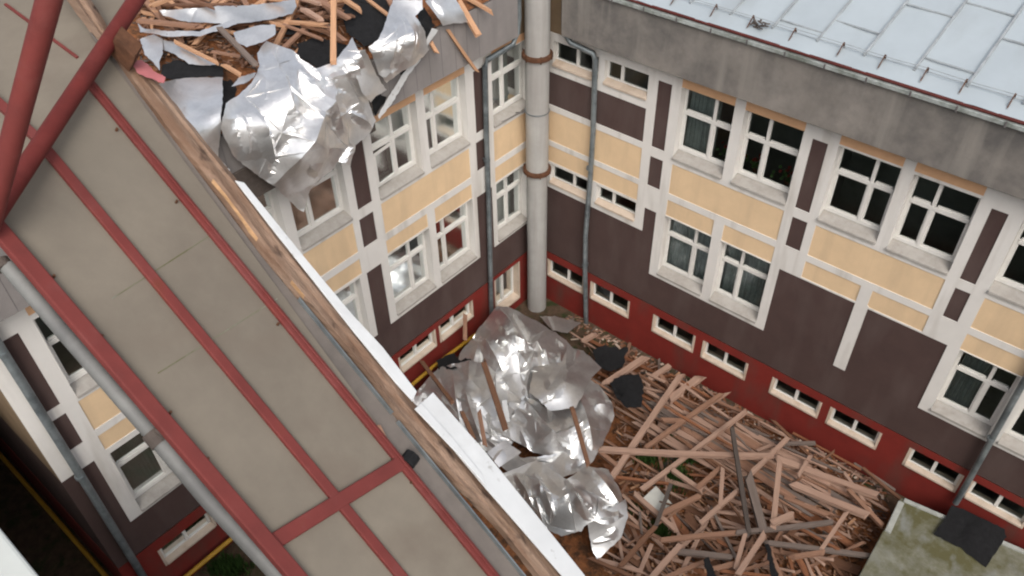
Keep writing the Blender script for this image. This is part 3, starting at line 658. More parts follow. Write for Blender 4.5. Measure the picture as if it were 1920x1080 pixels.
sheet('metal_sheet', 'ragged pale sheet between the wooden edge beam and the pink cloth', 'metal sheet',
      [D(258, 66, .25), D(285, 58, .3), D(302, 67, .3), D(303, 95, .25), D(296, 112, .22), D(297, 128, .2), D(285, 112, .2), D(268, 97, .2)], 'foil_roof', amp=.7, seed=53, sp=4)
sheet('metal_sheet', 'light scrap of sheet metal above the big hanging sheet', 'metal sheet',
      [D(440, 70, .3), D(480, 62, .38), D(520, 60, .4), D(520, 78, .36), D(500, 88, .35), D(465, 97, .3), D(448, 88, .3)], 'foil_roof', amp=1.0, seed=59, sp=4)
sheet('metal_sheet', 'small scrap of metal left of the big hanging sheet', 'metal sheet',
      [D(437, 171, .2), D(452, 150, .2), D(482, 142, .25), D(478, 152, .25), D(460, 165, .2)], 'foil_roof', amp=.8, seed=61, sp=3.5)
sheet('metal_sheet', 'crumpled metal scrap caught on the outer side of the wooden edge beam', 'metal sheet',
      [X(398, 290, .7), X(425, 293, .7), X(441, 318, .75), X(440, 336, .8), X(425, 330, .8), X(405, 306, .75)], 'foil_roof', amp=1.2, seed=67, sp=3.5)
sheet('metal_flashing', 'long narrow white flashing strip dangling from the broken eave above the left wing windows', 'flashing',
      [X(808, 52, .5), X(820, 56, .5), X(803, 84, .5), X(786, 118, .5), X(765, 145, .52), X(733, 195, .52), X(709, 222, .55), X(706, 216, .55), X(728, 180, .52), X(757, 138, .52), X(783, 108, .5), X(797, 80, .5)], 'flash', amp=.25, seed=71, sp=4)
TARG = 'torn black roofing felt on the roof'
for i, (lb, ol) in enumerate([
    ('black roofing felt beside the pink cloth above the white sheet', [D(303, 118, .12), D(330, 108, .14), D(360, 118, .16), D(420, 120, .14), D(420, 143, .12), D(350, 148, .1), D(300, 146, .1)]),
    ('black felt strip left of the big hanging sheet', [D(416, 143, .06), D(455, 142, .06), D(440, 172, .05), X(425, 195, .455), X(414, 235, .455), X(410, 240, .455), X(414, 200, .455)]),
    ('large black felt patch behind the curled metal sheet', [D(650, 3, .2), D(735, 0, .2), D(727, 50, .2), D(705, 78, .16), D(682, 88, .16), D(652, 66, .16), D(640, 30, .18)]),
    ('black felt patch around the upright lath', [D(556, 78, .2), D(590, 66, .2), D(620, 70, .2), D(652, 80, .2), D(640, 105, .16), D(622, 120, .14), D(596, 126, .14), D(560, 104, .16)]),
    ('black felt triangle hanging from the eave under the curled sheet', [X(765, 128, .48), X(742, 146, .48), X(717, 164, .48), X(690, 192, .48), X(705, 218, .48), X(730, 180, .48)]),
    ('black felt scrap between the curled sheet and the small flap', [D(780, 28, .1), D(795, 14, .1), X(820, 52, .47), X(808, 60, .475), X(797, 72, .475), X(786, 48, .46)]),
    ('black felt fold along the broken gutter strip', [D(520, 42, .2), D(560, 30, .2), D(572, 44, .2), D(560, 62, .2), D(530, 60, .2)])]):
    sheet('roofing_felt', lb, 'roofing felt', ol, 'tar', amp=.5, seed=80 + i, sp=5, rag=2.2, smooth=40, thick=.006)
# dark torn eave under the big sheet
e = MB(); e.box(.452, .50, -8.6, -5.2, 8.0, 8.62, 'w_dark'); tag(e.build('eave_board', bevel=.01), 'dark board under the torn eave behind the big hanging sheet', 'board')
# pink rag
o = sheet('cloth', 'crumpled pink cloth caught on the wooden edge beam', 'cloth',
          [(u, v, on_plane(u, v, Vector((7.605, -11.72, 12.88)), Vector((.5457, .2408, .8026)))) for u, v in ((252, 110), (258, 102), (268, 99), (280, 111), (289, 131), (309, 147), (306, 160), (296, 156), (288, 150), (272, 143), (258, 132))], 'pink', amp=1.6, seed=91, sp=2.5, thick=.008, smooth=60)

# ------------------------------------------------------------------ planks
def plank_mesh(name, L, w, h, mname, seed):
    r = random.Random(seed); n = max(3, int(L / .35)); v = []; f = []
    bow = r.uniform(-.012, .012) * L; tw = r.uniform(-.06, .06)
    for i in range(n + 1):
        x = -L / 2 + L * i / n; t = (i / n - .5) * 2
        ww, hh = w / 2 * (1 + r.uniform(-.07, .07)), h / 2 * (1 + r.uniform(-.06, .06)); z = bow * (t * t - .5); a = tw * t
        for q, (cy, cz) in enumerate(((-ww, -hh), (ww, -hh), (ww, hh), (-ww, hh))):
            ex = r.uniform(-.9, .9) * w if i in (0, n) else 0
            v.append((x + ex, cy * math.cos(a) - cz * math.sin(a), z + cy * math.sin(a) + cz * math.cos(a)))
    for i in range(n):
        for q in range(4): f.append((i * 4 + q, i * 4 + (q + 1) % 4, (i + 1) * 4 + (q + 1) % 4, (i + 1) * 4 + q))
    f.append((3, 2, 1, 0)); k = n * 4; f.append((k, k + 1, k + 2, k + 3))
    me = bpy.data.meshes.new(name); me.from_pydata(v, [], f); me.materials.append(M[mname]); me.update(); return me
def plank(p0, p1, w, h, mname, label=None, group=None, name='plank', cat='plank', seed=0, up=(0, 0, 1), mesh=None):
    p0, p1 = Vector(p0), Vector(p1); L = (p1 - p0).length
    me = mesh or plank_mesh(name, L, w, h, mname, seed)
    o = bpy.data.objects.new(name, me); COL.objects.link(o)
    x = (p1 - p0).normalized(); y = Vector(up).cross(x).normalized(); z = x.cross(y)
    mt = Matrix((x, y, z)).transposed().to_4x4(); mt.translation = (p0 + p1) / 2; o.matrix_world = mt
    if label: tag(o, label, cat, group)
    return o
def px_w(p, wpx): return wpx / FPX * (p - CAM).dot(RZ)

PILE = 'broken timbers heaped in the courtyard'
#      u0, v0, u1, v1, width px, height above soil at each end, material, label
T = [
 (1146, 897, 1279, 699, 12, .62, .70, 'w_pink', 'long thick pale plank slanting up to the right wing, left of the heap'),
 (1205, 917, 1397, 773, 9, .60, .62, 'w_pink', 'long pale batten crossing the heap under the long level batten'),
 (1209, 841, 1354, 738, 9, .58, .60, 'w_tan', 'tan batten pointing at the red plinth, above the long level batten'),
 (1129, 844, 1445, 857, 12, .72, .72, 'w_pink', 'long pale batten lying level across the upper heap'),
 (1408, 888, 1476, 823, 9, .78, .66, 'w_pink', 'pale batten whose top end rests on the right end of the long level batten'),
 (1449, 989, 1462, 863, 11, .75, .85, 'w_pink', 'pale plank standing nearly upright in the picture right of the wide grey board'),
 (1372, 800, 1405, 1004, 9, .95, .80, 'w_dark', 'long dark weathered lath laid from top to bottom over the heap'),
 (1402, 891, 1430, 992, 16, .85, .75, 'w_grey', 'wide grey weathered board beside the long dark lath'),
 (1386, 1074, 1432, 1004, 11, .85, .80, 'w_pink', 'thick pale stub at the bottom of the heap beside a black felt strip'),
 (1378, 1070, 1399, 995, 9, .74, .78, 'w_pink', 'thin pale stub forming a V with the thick stub at the bottom'),
 (1490, 910, 1626, 967, 15, .62, .60, 'w_pink', 'wide pale board near the canopy, lower of two parallel boards'),
 (1462, 863, 1645, 930, 14, .55, .52, 'w_pink', 'wide pale board along the plinth, upper of two parallel boards'),
 (1474, 935, 1550, 967, 8, .58, .58, 'w_tan', 'short tan lath just below the wide pale boards'),
 (1484, 1045, 1544, 1036, 10, .66, .66, 'w_tan', 'short tan stub near the bottom right of the heap'),
 (1434, 1017, 1640, 1044, 10, .70, .55, 'w_grey', 'long grey lath running to the canopy near the bottom edge'),
 (1375, 1000, 1556, 980, 9, .80, .64, 'w_grey', 'grey lath lying level under the nearly upright pale plank'),
 (1446, 982, 1489, 964, 13, .82, .78, 'w_pink', 'short thick pale block at the foot of the nearly upright plank'),
 (1540, 1030, 1588, 960, 8, .66, .66, 'w_pink', 'thin pale lath slanting below the lower wide board'),
 (1588, 916, 1657, 989, 9, .66, .58, 'w_tan', 'tan lath falling towards the corner of the mossy canopy'),
 (1619, 879, 1690, 938, 6, .45, .40, 'w_brown', 'thin brown lath leaning along the plinth towards the canopy corner'),
 (1462, 832, 1531, 831, 7, .50, .45, 'w_grey', 'grey lath end sticking out against the red plinth'),
 (1496, 894, 1519, 856, 7, .62, .60, 'w_pink', 'short pale rung bridging the two wide boards'),
 (1187, 924, 1269, 996, 10, .58, .55, 'w_pink', 'pale plank running down past the white board'),
 (1240, 1013, 1391, 998, 10, .74, .78, 'w_tan', 'tan lath lying level left of the V of stubs'),
 (1244, 962, 1317, 928, 11, .70, .72, 'w_tan', 'tan plank rising to the right from the white board'),
 (1259, 880, 1317, 921, 10, .64, .62, 'w_pink', 'pale plank above the grass patch meeting the rising tan plank'),
 (1309, 914, 1348, 880, 9, .68, .66, 'w_tan', 'short tan batten right of the grass patch'),
 (1314, 981, 1382, 921, 9, .72, .72, 'w_pink', 'pale batten left of the wide grey board'),
 (1355, 880, 1350, 950, 8, .74, .74, 'w_pink', 'short pale lath upright in the picture left of the dark lath'),
 (1220, 1085, 1273, 1025, 11, .70, .68, 'w_pink', 'thick pale plank end at the bottom edge left of the V of stubs'),
 (1165, 1060, 1230, 986, 9, .62, .70, 'w_brown', 'reddish brown lath rising from the bottom edge by the shiny sheet'),
 (1230, 986, 1259, 905, 8, .72, .78, 'w_dark', 'dark lath leaning over the white board'),
 (1119, 844, 1153, 871, 9, .66, .64, 'w_tan', 'short tan lath beside the right edge of the crumpled metal'),
 (1268, 1034, 1377, 1046, 11, .62, .66, 'w_grey', 'grey plank lying level at the bottom near the black felt strips'),
 (1338, 1068, 1377, 1058, 11, .66, .68, 'w_tan', 'short tan stub left of the V at the bottom edge'),
 (1137, 719, 1210, 670, 13, .62, .66, 'w_pink', 'thick pale beam end between the two black felt pieces'),
 (1218, 711, 1252, 689, 11, .5, .52, 'w_pink', 'short pale lath end right of the thick beam end'),
 (1253, 752, 1285, 727, 13, .60, .62, 'w_pink', 'short stout pale batten leaning on the long slanting plank'),
 (1290, 725, 1314, 706, 14, .5, .56, 'w_pink', 'square pale beam end poking up against the red plinth'),
 (1089, 642, 1116, 627, 9, .5, .54, 'w_pink', 'pale stub just below the drainpipe foot'),
 (1238, 704, 1254, 726, 8, .5, .5, 'w_tan', 'tiny tan lath crossing between two plank ends by the plinth'),
 (1243, 788, 1283, 790, 9, .60, .60, 'w_tan', 'short tan lath lying level left of the dense laths'),
]
for i, (u0, v0, u1, v1, wp, h0, h1, mm, lb) in enumerate(T):
    p0, p1 = on_z(u0, v0, h0), on_z(u1, v1, h1); w = px_w((p0 + p1) / 2, wp)
    plank(p0, p1, w * .92, w * (.6 if wp > 9 else .75), mm, lb, PILE, seed=100 + i)
# the bulk of the heap: laths dropped in layers
protos = [[plank_mesh('plank', 1.0, .06 + .015 * (q % 3), .035 + .008 * (q % 2), mm, 300 + q * 7 + j) for q in range(5)] for j, mm in enumerate(('w_pink', 'w_tan', 'w_brown', 'w_grey', 'w_bark'))]
PPOLY = [(1095, 640), (1165, 655), (1240, 690), (1320, 720), (1400, 780), (1530, 838), (1640, 890), (1690, 935), (1650, 1000), (1620, 1090), (1120, 1095), (1185, 1000), (1165, 920), (1140, 850), (1160, 790)]
def in_poly(x, y, poly):
    c = False; j = len(poly) - 1
    for i in range(len(poly)):
        if (poly[i][1] > y) != (poly[j][1] > y) and x < (poly[j][0] - poly[i][0]) * (y - poly[i][1]) / (poly[j][1] - poly[i][1]) + poly[i][0]: c = not c
        j = i
    return c
def fits(p, q):                       # keeps laths inside the courtyard
    return q.y < -.08 and p.y < -.08 and p.x > .2 and q.x > .2 and (max(p.x, q.x) < 10.5 or max(p.y, q.y) < -30)
GAPS = ((1268, 905, 46), (1214, 868, 36), (1236, 1006, 40), (1296, 868, 26), (1275, 830, 34)); cnt = 0; tries = 0
while cnt < 165 and tries < 8000:
    tries += 1
    u, v = rnd.uniform(1090, 1700), rnd.uniform(640, 1095)
    if not in_poly(u, v, PPOLY): continue
    c = on_z(u, v, .3)
    upper = c.y > -2.6
    if upper: a = rnd.gauss(0, .10) if rnd.random() < .72 else rnd.uniform(-1.4, 1.4)
    else: a = rnd.gauss(-.15, .35) if rnd.random() < .5 else rnd.uniform(-1.5, 1.5)
    L = rnd.choice((.45, .7, .9, 1.2, 1.5, 1.9, 2.3)) * rnd.uniform(1.0, 1.4)
    if upper and abs(a) < .3: L *= 1.2
    if any(((u - gx) / gr) ** 2 + ((v - gy) / (gr * .8)) ** 2 < 1 for gx, gy, gr in GAPS): continue          # grass shows in these gaps
    hgt = pile_h(c.x, c.y) + rnd.uniform(.06, .42)
    dz = rnd.uniform(-.10, .10) * L
    d = Vector((math.cos(a) * L / 2, math.sin(a) * L / 2, dz))
    p0, p1 = Vector((c.x, c.y, hgt)) - d, Vector((c.x, c.y, hgt)) + d
    p0.z = max(p0.z, .05); p1.z = max(p1.z, .05)
    if not fits(p0, p1): continue
    j = rnd.choices(range(5), (5, 4, 2.5, 1.6, 2.2))[0]
    o = plank(p0, p1, 1, 1, None, 'short broken lath lying loose in the heap of roof timber along the red plinth' if upper else 'short broken lath tangled in the lower part of the courtyard timber heap', PILE, mesh=rnd.choice(protos[j]))
    sc = rnd.uniform(.6, 1.1); o.scale = (L, sc, sc * rnd.uniform(.8, 1.1)); cnt += 1
# parallel boards still nailed in rows along the plinth
for i in range(51):
    u0, v0 = 1195 + (i % 17) * 15 + rnd.uniform(-8, 8), 735 + (i % 17) * 6 + rnd.uniform(-25, 35) + 14 * (i // 17)
    p0 = on_z(u0, v0, .38 + rnd.uniform(-.08, .08)); L = rnd.uniform(1.2, 2.6); a = rnd.gauss(-.02, .035)
    p1 = p0 + Vector((math.cos(a) * L, math.sin(a) * L, rnd.uniform(-.08, .08)))
    if not fits(p0, p1): continue
    plank(p0, p1, rnd.uniform(.08, .17), .03, rnd.choice(('w_pink', 'w_pink', 'w_tan', 'w_grey')), 'board lying parallel to the red plinth in the upper part of the timber heap', PILE, seed=1200 + i)
for i in range(30):
    u0, v0 = (rnd.uniform(1170, 1420), rnd.uniform(880, 1085)) if i < 20 else (rnd.uniform(1420, 1640), rnd.uniform(930, 1070))
    if any(((u0 - gx) / gr) ** 2 + ((v0 - gy) / (gr * .8)) ** 2 < 1.2 for gx, gy, gr in GAPS): continue
    p0 = on_z(u0, v0, .22 + rnd.uniform(-.06, .1)); L = rnd.uniform(.6, 1.7); a = rnd.gauss(-.1, .4)
    d = Vector((math.cos(a), math.sin(a), rnd.uniform(-.12, .12))) * (L / 2)
    if not fits(p0 - d, p0 + d): continue
    plank(p0 - d, p0 + d, rnd.uniform(.13, .24), .03, rnd.choice(('w_bark', 'w_bark', 'w_brown')), 'wide rust brown board lying deep in the lower part of the timber heap', PILE, seed=1300 + i)
# splinter litter under the laths
r2 = random.Random(21); e = MB()
nn = 0
while nn < 2100:
    u, v = r2.uniform(1080, 1720), r2.uniform(630, 1110)
    if not in_poly(u, v, PPOLY): continue
    c = on_z(u, v, .15); a = r2.gauss(0, .5) if r2.random() < .6 else r2.uniform(0, 3.14); L = r2.uniform(.06, .38); z = pile_h(c.x, c.y) + r2.uniform(.0, .12)
    if c.y > -.1 or c.x > 10.5: continue
    if any(((u - gx) / gr) ** 2 + ((v - gy) / (gr * .8)) ** 2 < .5 for gx, gy, gr in GAPS): continue
    d = Vector((math.cos(a) * L / 2, math.sin(a) * L / 2, r2.uniform(-.05, .05)))
    e.bar(Vector((c.x, c.y, z)) - d, Vector((c.x, c.y, z)) + d, r2.uniform(.008, .05), r2.uniform(.006, .02), (0, 0, 1), r2.choice(('w_tan', 'w_brown', 'w_brown', 'rot', 'w_orange', 'w_dark', 'w_pink'))); nn += 1
tag(e.build('splinters'), 'reddish brown splinters and broken bits under the laths', 'splinters', kind='stuff')
LIT = MB()
# mound of rotten wood crumbs
e = MB(); k = e.mat('rot'); nx, ny = 110, 80
for j in range(ny + 1):
    for i in range(nx + 1):
        x = .4 + 10.3 * i / nx; y = -.02 - 9.4 * j / ny
        patch = 1
        e.v.append((x, y, pile_h(x, y) * patch + r2.uniform(-.02, .02) * (pile_h(x, y) > .03) - .012))
for j in range(ny):
    for i in range(nx):
        a = j * (nx + 1) + i; e.f.append((a, a + 1, a + nx + 2, a + nx + 1)); e.mi.append(k)
tag(e.build('wood_rubble'), 'orange brown mound of rotten wood crumbs beneath the broken timbers', 'rubble', kind='stuff')
for _ in range(420):
    x = r2.uniform(1.3, 10.3); y = -abs(r2.gauss(0, .35)) - .05; L = r2.uniform(.03, .22); a = r2.uniform(0, 3.14); d = Vector((math.cos(a), math.sin(a), 0)) * (L / 2); c = Vector((x, y, pile_h(x, y) + .02))
    if c.y + abs(d.y) > -.02: continue
    LIT.bar(c - d, c + d, r2.uniform(.015, .06), .015, (0, 0, 1), r2.choice(('w_tan', 'w_pink', 'w_bark', 'w_grey', 'cream')))
tag(LIT.build('debris'), 'small scraps of wood and plaster scattered along the foot of the red plinth', 'debris', kind='stuff')
# grass showing through
e = MB()
for (uc, vc, ru, rv, n) in ((1265, 903, 26, 24, 420), (1212, 868, 20, 12, 260), (1235, 1005, 24, 16, 300), (1295, 868, 14, 6, 140), (1200, 960, 20, 16, 220), (430, 1066, 46, 22, 500), (1275, 828, 26, 8, 160)):
    for _ in range(n):
        u, v = uc + r2.gauss(0, .5) * ru, vc + r2.gauss(0, .5) * rv; b0 = on_z(u, v, .02); b0.z = max(.0, pile_h(b0.x, b0.y) - .03)
        if b0.x < .15 or b0.y > -.1: continue
        a = r2.uniform(0, 6.28); hh = r2.uniform(.14, .32); wv = Vector((math.cos(a), math.sin(a), 0)) * .018; tip = Vector((r2.uniform(-.1, .1), r2.uniform(-.1, .1), hh))
        e.face([b0 - wv, b0 + wv, b0 + tip * .6 + wv * .7, b0 + tip, b0 + tip * .6 - wv * .7], 'grass')
tag(e.build('grass'), 'green grass showing through the gaps between the broken laths', 'grass', kind='stuff')

# ---- crumpled metal in the courtyard
sheet('metal_sheet', 'upper crumpled metal sheet slumped against the foot of the flue pipe', 'metal sheet',
      [Z(932, 574, 1.35), Z(951, 577, 1.35), Z(1010, 602, 1.2), Z(1062, 634, 1.05), Z(1090, 662, .95), Z(1062, 700, 1.05), Z(1010, 770, .95), Z(960, 775, .95), Z(930, 712, 1.1), Z(900, 694, 1.1), Z(858, 684, .95), Z(862, 660, .95), Z(895, 618, 1.15)], 'foil', amp=1.25, seed=201, sp=5, fold=52, facet=.42, aniso=3.2, ridges=[(935, 580, 990, 660, .16, .1, .3), (960, 590, 1000, 650, -.1, .1, .1), (900, 625, 945, 700, .12, .25, .12), (1000, 660, 985, 745, .16, .15, .1), (1020, 655, 1040, 740, .18, .1, .1), (1050, 655, 1055, 735, .12, .1, .1)], inner=[Z(950, 630, 1.7)])
sheet('metal_sheet', 'left crumpled metal sheet by the yellow gas pipe', 'metal sheet',
      [Z(772, 752, .6), Z(800, 715, .7), Z(825, 690, .85), Z(880, 678, 1.05), Z(930, 688, 1.15), Z(962, 740, 1.0), Z(975, 800, .9), Z(958, 835, .8), Z(920, 850, .75), Z(868, 838, .6), Z(815, 790, .55)], 'foil', amp=1.25, seed=207, sp=5, fold=75, facet=.36, aniso=3.6, ridges=[(872, 730, 905, 830, .16, .1, .25), (850, 700, 868, 820, .10, .2, .1), (930, 700, 940, 790, .14, .2, .1)], inner=[Z(880, 740, 1.3)])
sheet('metal_sheet', 'pointed folded metal sheet in the middle of the courtyard heap', 'metal sheet',
      [Z(990, 742, 1.4), Z(1000, 690, 1.35), Z(1050, 688, 1.15), Z(1062, 663, 1.1), Z(1092, 664, 1.0), Z(1126, 696, .95), Z(1108, 714, 1.05), Z(1078, 770, 1.2), Z(1030, 775, 1.3)], 'foil', amp=.8, lift=.14, fold=120, seed=223, sp=5, inner=[Z(1060, 725, 1.45)])
sheet('metal_sheet', 'bright bulging metal sheet with a scalloped edge at the right of the heap', 'metal sheet',
      [Z(985, 745, 1.2), Z(1030, 768, 1.15), Z(1072, 768, 1.1), Z(1104, 712, .95), Z(1122, 722, .85), Z(1146, 758, .72), Z(1151, 782, .66), Z(1140, 812, .64), Z(1126, 842, .6), Z(1108, 872, .62), Z(1062, 866, .75), Z(1000, 852, .8), Z(946, 822, .8), Z(952, 796, .95)], 'foil', amp=1.2, lift=.08, seed=213, sp=4.5, fold=48, facet=.34, aniso=3.4, ridges=[(960, 765, 1060, 850, .16, .12, .25), (985, 755, 1035, 835, .16, .14, .1), (1080, 740, 1110, 850, .18, .3, .12), (1000, 840, 1090, 800, .1, .1, .1)], inner=[Z(1040, 815, 1.3), Z(1110, 790, 1.0)])
sheet('metal_sheet', 'metal sheet with sharp creases below the bulging sheet', 'metal sheet',
      [Z(918, 852, .85), Z(950, 828, .9), Z(975, 858, .85), Z(1060, 850, .85), Z(1108, 872, .7), Z(1092, 884, .75), Z(1050, 900, .85), Z(1010, 905, .95), Z(965, 890, .9)], 'foil', amp=1.2, facet=.35, aniso=3, fold=20, seed=217, sp=4.5, inner=[Z(1010, 875, 1.1)])
sheet('metal_sheet', 'lowest crumpled metal sheet beside the white flashing', 'metal sheet',
      [Z(936, 892, .9), Z(965, 880, 1.0), Z(1005, 868, 1.05), Z(1062, 905, 1.1), Z(1100, 882, 1.0), Z(1140, 888, .9), Z(1162, 925, .8), Z(1176, 968, .75), Z(1140, 990, 1.0), Z(1102, 982, 1.0), Z(1090, 1005, .8), Z(1052, 1012, .75), Z(1020, 992, .75), Z(975, 945, .8)], 'foil', amp=1.15, lift=.1, seed=219, sp=4.5, fold=62, facet=.38, aniso=3.2, ridges=[(1062, 905, 1100, 985, .2, .3, .12), (1000, 890, 1040, 975, .12, .12, .2), (1110, 890, 1165, 960, .14, .2, .1), (965, 890, 1000, 960, .1, .1, .1)], inner=[Z(1085, 945, 1.45), Z(1010, 925, 1.2)])
sheet('metal_sheet', 'bent metal flap hanging off the lowest sheet above the rubble', 'metal sheet',
      [Z(1103, 982, 1.0), Z(1140, 955, 1.2), Z(1172, 935, 1.0), Z(1177, 968, .8), Z(1166, 1008, .55), Z(1122, 1053, .35), Z(1112, 1030, .5)], 'foil', amp=.5, seed=229, sp=4.5)
sheet('metal_sheet', 'flat grey metal scrap lying between the flue pipe and the right drainpipe', 'metal sheet',
      [Z(1012, 592, .5), Z(1040, 590, .5), Z(1090, 603, .45), Z(1064, 622, .5), Z(1036, 618, .6)], 'foil', amp=.3, seed=233, sp=4)
sheet('metal_sheet', 'small bright white metal scrap touching the white flashing', 'metal sheet',
      [Z(913, 850, 1.0), Z(946, 828, 1.05), Z(978, 852, 1.05), Z(955, 866, 1.0), Z(936, 878, .95)], 'foil_roof', amp=.6, seed=239, sp=4, lift=.08)
sheet('metal_strip', 'short white metal strip beside the thick brown lath on the crumpled sheet', 'metal strip',
      [Z(941, 752, 1.35), Z(950, 750, 1.35), Z(956, 790, 1.2), Z(946, 796, 1.2)], 'flash', amp=.2, seed=241, sp=3, rag=.3)
FO = 'brown laths lying on the crumpled metal'
for i, (u0, v0, u1, v1, wp, h0, h1, lb) in enumerate([
    (790, 677, 850, 757, 8, .95, 1.1, 'thin brown lath on the metal nearest the yellow gas pipe'), (866, 772, 888, 822, 9, 1.2, .95, 'short brown lath on the left metal sheet, left one of a pair'),
    (898, 770, 910, 838, 9, 1.25, 1.0, 'short brown lath on the left metal sheet, right one of a pair'), (906, 677, 947, 802, 12, 1.5, 1.3, 'longest brown lath lying on the crumpled metal beside the white strip'),
    (1073, 766, 1103, 872, 9, 1.4, .9, 'thin brown lath across the bright bulging metal sheet')]):
    h0 += (.22, .22, .22, .25, .42)[i]; h1 += (.22, .22, .22, .25, .42)[i]
    p0, p1 = on_z(u0, v0, h0), on_z(u1, v1, h1); w = px_w((p0 + p1) / 2, wp); plank(p0, p1, w * .9, w * .5, 'w_brown' if i != 2 else 'w_tan', lb, FO, name='lath', cat='lath', seed=500 + i)
p0 = on_x(872, 592, .25); plank(p0, on_x(872, 640, .45), .1, .04, 'w_tan', 'tan broken board leaning on the left wing plinth', None, seed=520)
# felt in the courtyard
for i, (lb, ol) in enumerate([
    ('crumpled black felt at the top of the timber heap near the drainpipe foot', [Z(1111, 658, .62), Z(1130, 648, .66), Z(1154, 648, .66), Z(1162, 655, .6), Z(1178, 650, .6), Z(1168, 684, .66), Z(1147, 694, .66), Z(1120, 690, .62)]),
    ('crumpled black felt below the thick beam end', [Z(1142, 718, .66), Z(1170, 708, .74), Z(1198, 702, .74), Z(1208, 728, .74), Z(1202, 769, .7), Z(1176, 770, .7), Z(1152, 742, .66)]),
    ('black felt flap between the left wing plinth and the metal heap', [Z(816, 672, .95), Z(850, 656, 1.0), Z(858, 670, 1.05), Z(890, 668, 1.1), Z(893, 676, 1.1), Z(850, 690, 1.05), Z(822, 690, .98)]),
    ('narrow black felt strip at the foot of the thick pale stub', [Z(1432, 1023, .9), Z(1440, 1022, .9), Z(1462, 1090, .9), Z(1448, 1090, .9)]),
    ('black felt scrap left of the stubs at the bottom edge', [Z(1318, 1052, .82), Z(1328, 1046, .82), Z(1346, 1090, .82), Z(1326, 1088, .82)])]):
    sheet('roofing_felt', lb, 'roofing felt', ol, 'tar', amp=1.0, seed=600 + i, sp=4, rag=2, smooth=40, thick=.008)
e = MB(); e.prism([on_z(u, v, .55) for u, v in ((1204, 935), (1230, 911), (1261, 945), (1236, 958))], (0, 0, -.03), 'board'); tag(e.build('board', bevel=.004), 'small white board lying in the timber heap by the grass', 'board')

# ------------------------------------------------------------------ planks on the roof
RG = 'broken laths on the stripped roof'
RT = [
 (626, -10, 625, 118, 12, .95, .35, 'w_orange', 'long orange lath upright in the picture through the black felt'),
 (838, 55, 892, 132, 10, None, .6, 'w_orange', 'orange lath jutting over the grey fascia towards the window pillar'),
 (856, -4, 893, 60, 12, .5, .62, 'w_orange', 'tan lath sticking out beyond the small metal flap'),
 (876, -4, 924, 24, 9, .5, .62, 'w_orange', 'orange lath end against the grey fascia, furthest right on the roof'),
 (808, 80, 818, 98, 8, None, .62, 'w_orange', 'orange stub below the dangling white flashing'),
 (726, -6, 741, 22, 10, .4, .38, 'w_tan', 'tan lath end behind the curled metal sheet'),
 (588, -4, 658, 38, 11, .5, .44, 'w_tan', 'upper tan lath of the bundle left of the upright lath'),
 (566, 16, 600, 36, 11, .45, .45, 'w_pink', 'pale stub in the bundle left of the upright lath'),
 (574, 22, 645, 76, 10, .35, .3, 'w_tan', 'lower tan lath of the bundle crossing behind the upright lath'),
 (638, -6, 677, 20, 10, .42, .4, 'w_orange', 'orange lath right of the upright lath at the top edge'),
 (411, 52, 478, 120, 11, .55, .5, 'w_grey', 'grey weathered lath leaning towards the top of the hanging sheet'),
 (327, 78, 408, 118, 8, .34, .32, 'w_orange', 'thin orange lath along the pale blue grey sheet'),
 (420, 122, 450, 140, 9, .3, .28, 'w_orange', 'short orange stub on black felt left of the hanging sheet'),
 (398, 97, 452, 106, 7, .28, .28, 'w_tan', 'thin tan lath under the leaning grey lath'),
 (586, 48, 644, 78, 7, .28, .26, 'w_tan', 'thin lowest lath of the bundle behind the upright lath'),
 (255, 38, 372, 50, 11, .42, .42, 'w_tan', 'tan lath under the long flat metal panel'),
 (280, 12, 330, -6, 10, .6, .6, 'w_orange', 'orange rotten lath at the top left of the roof debris'),
 (510, 44, 530, 48, 9, .45, .42, 'w_orange', 'orange stub below the white end of the flat panel'),
 (350, -4, 400, 14, 8, .55, .55, 'w_brown', 'brown lath behind the long flat panel'),
 (495, -6, 530, 0, 8, .55, .55, 'w_orange', 'orange lath at the top edge behind the flat panel'),
 (560, -6, 600, 8, 9, .5, .5, 'w_pink', 'pale lath at the top edge above the bundle'),
 (560, 45, 620, 62, 8, .3, .3, 'w_brown', 'brown lath under the bundle by the black felt'),
]
for i, (u0, v0, u1, v1, wp, h0, h1, mm, lb) in enumerate(RT):
    if h0 is None: p0, p1 = on_x(u0, v0, .46), on_x(u1, v1, h1)
    elif u0 > 850: p0, p1 = on_deck(u0, v0, .12), on_x(u1, v1, .75)
    else: p0, p1 = on_deck(u0, v0, h0), on_deck(u1, v1, h1)
    w = px_w((p0 + p1) / 2, wp); plank(p0, p1, w * .9, w * .55, mm, lb, RG, seed=700 + i)
r3 = random.Random(5); pr = [plank_mesh('plank', 1.0, .07, .035, mm, 900 + i) for i, mm in enumerate(('w_orange', 'w_tan', 'w_brown', 'w_orange'))]
for i in range(46):
    u, v = r3.uniform(270, 700), r3.uniform(-12, 62)
    if u > 640 and v > 20: continue
    c = on_deck(u, v, r3.uniform(.1, .3)); a = r3.uniform(-.5, 2.2); L = r3.uniform(.4, 1.5); d = Vector((math.cos(a), math.sin(a), r3.uniform(-.05, .25) - .19 * math.cos(a))) * (L / 2)
    if c.x + abs(d.x) > .35: continue
    o = plank(c - d, c + d, 1, 1, None, 'broken lath lying among the torn metal on the stripped roof', RG, mesh=r3.choice(pr)); s_ = r3.uniform(.7, 1.3); o.scale = (L, s_, s_)
e = MB()
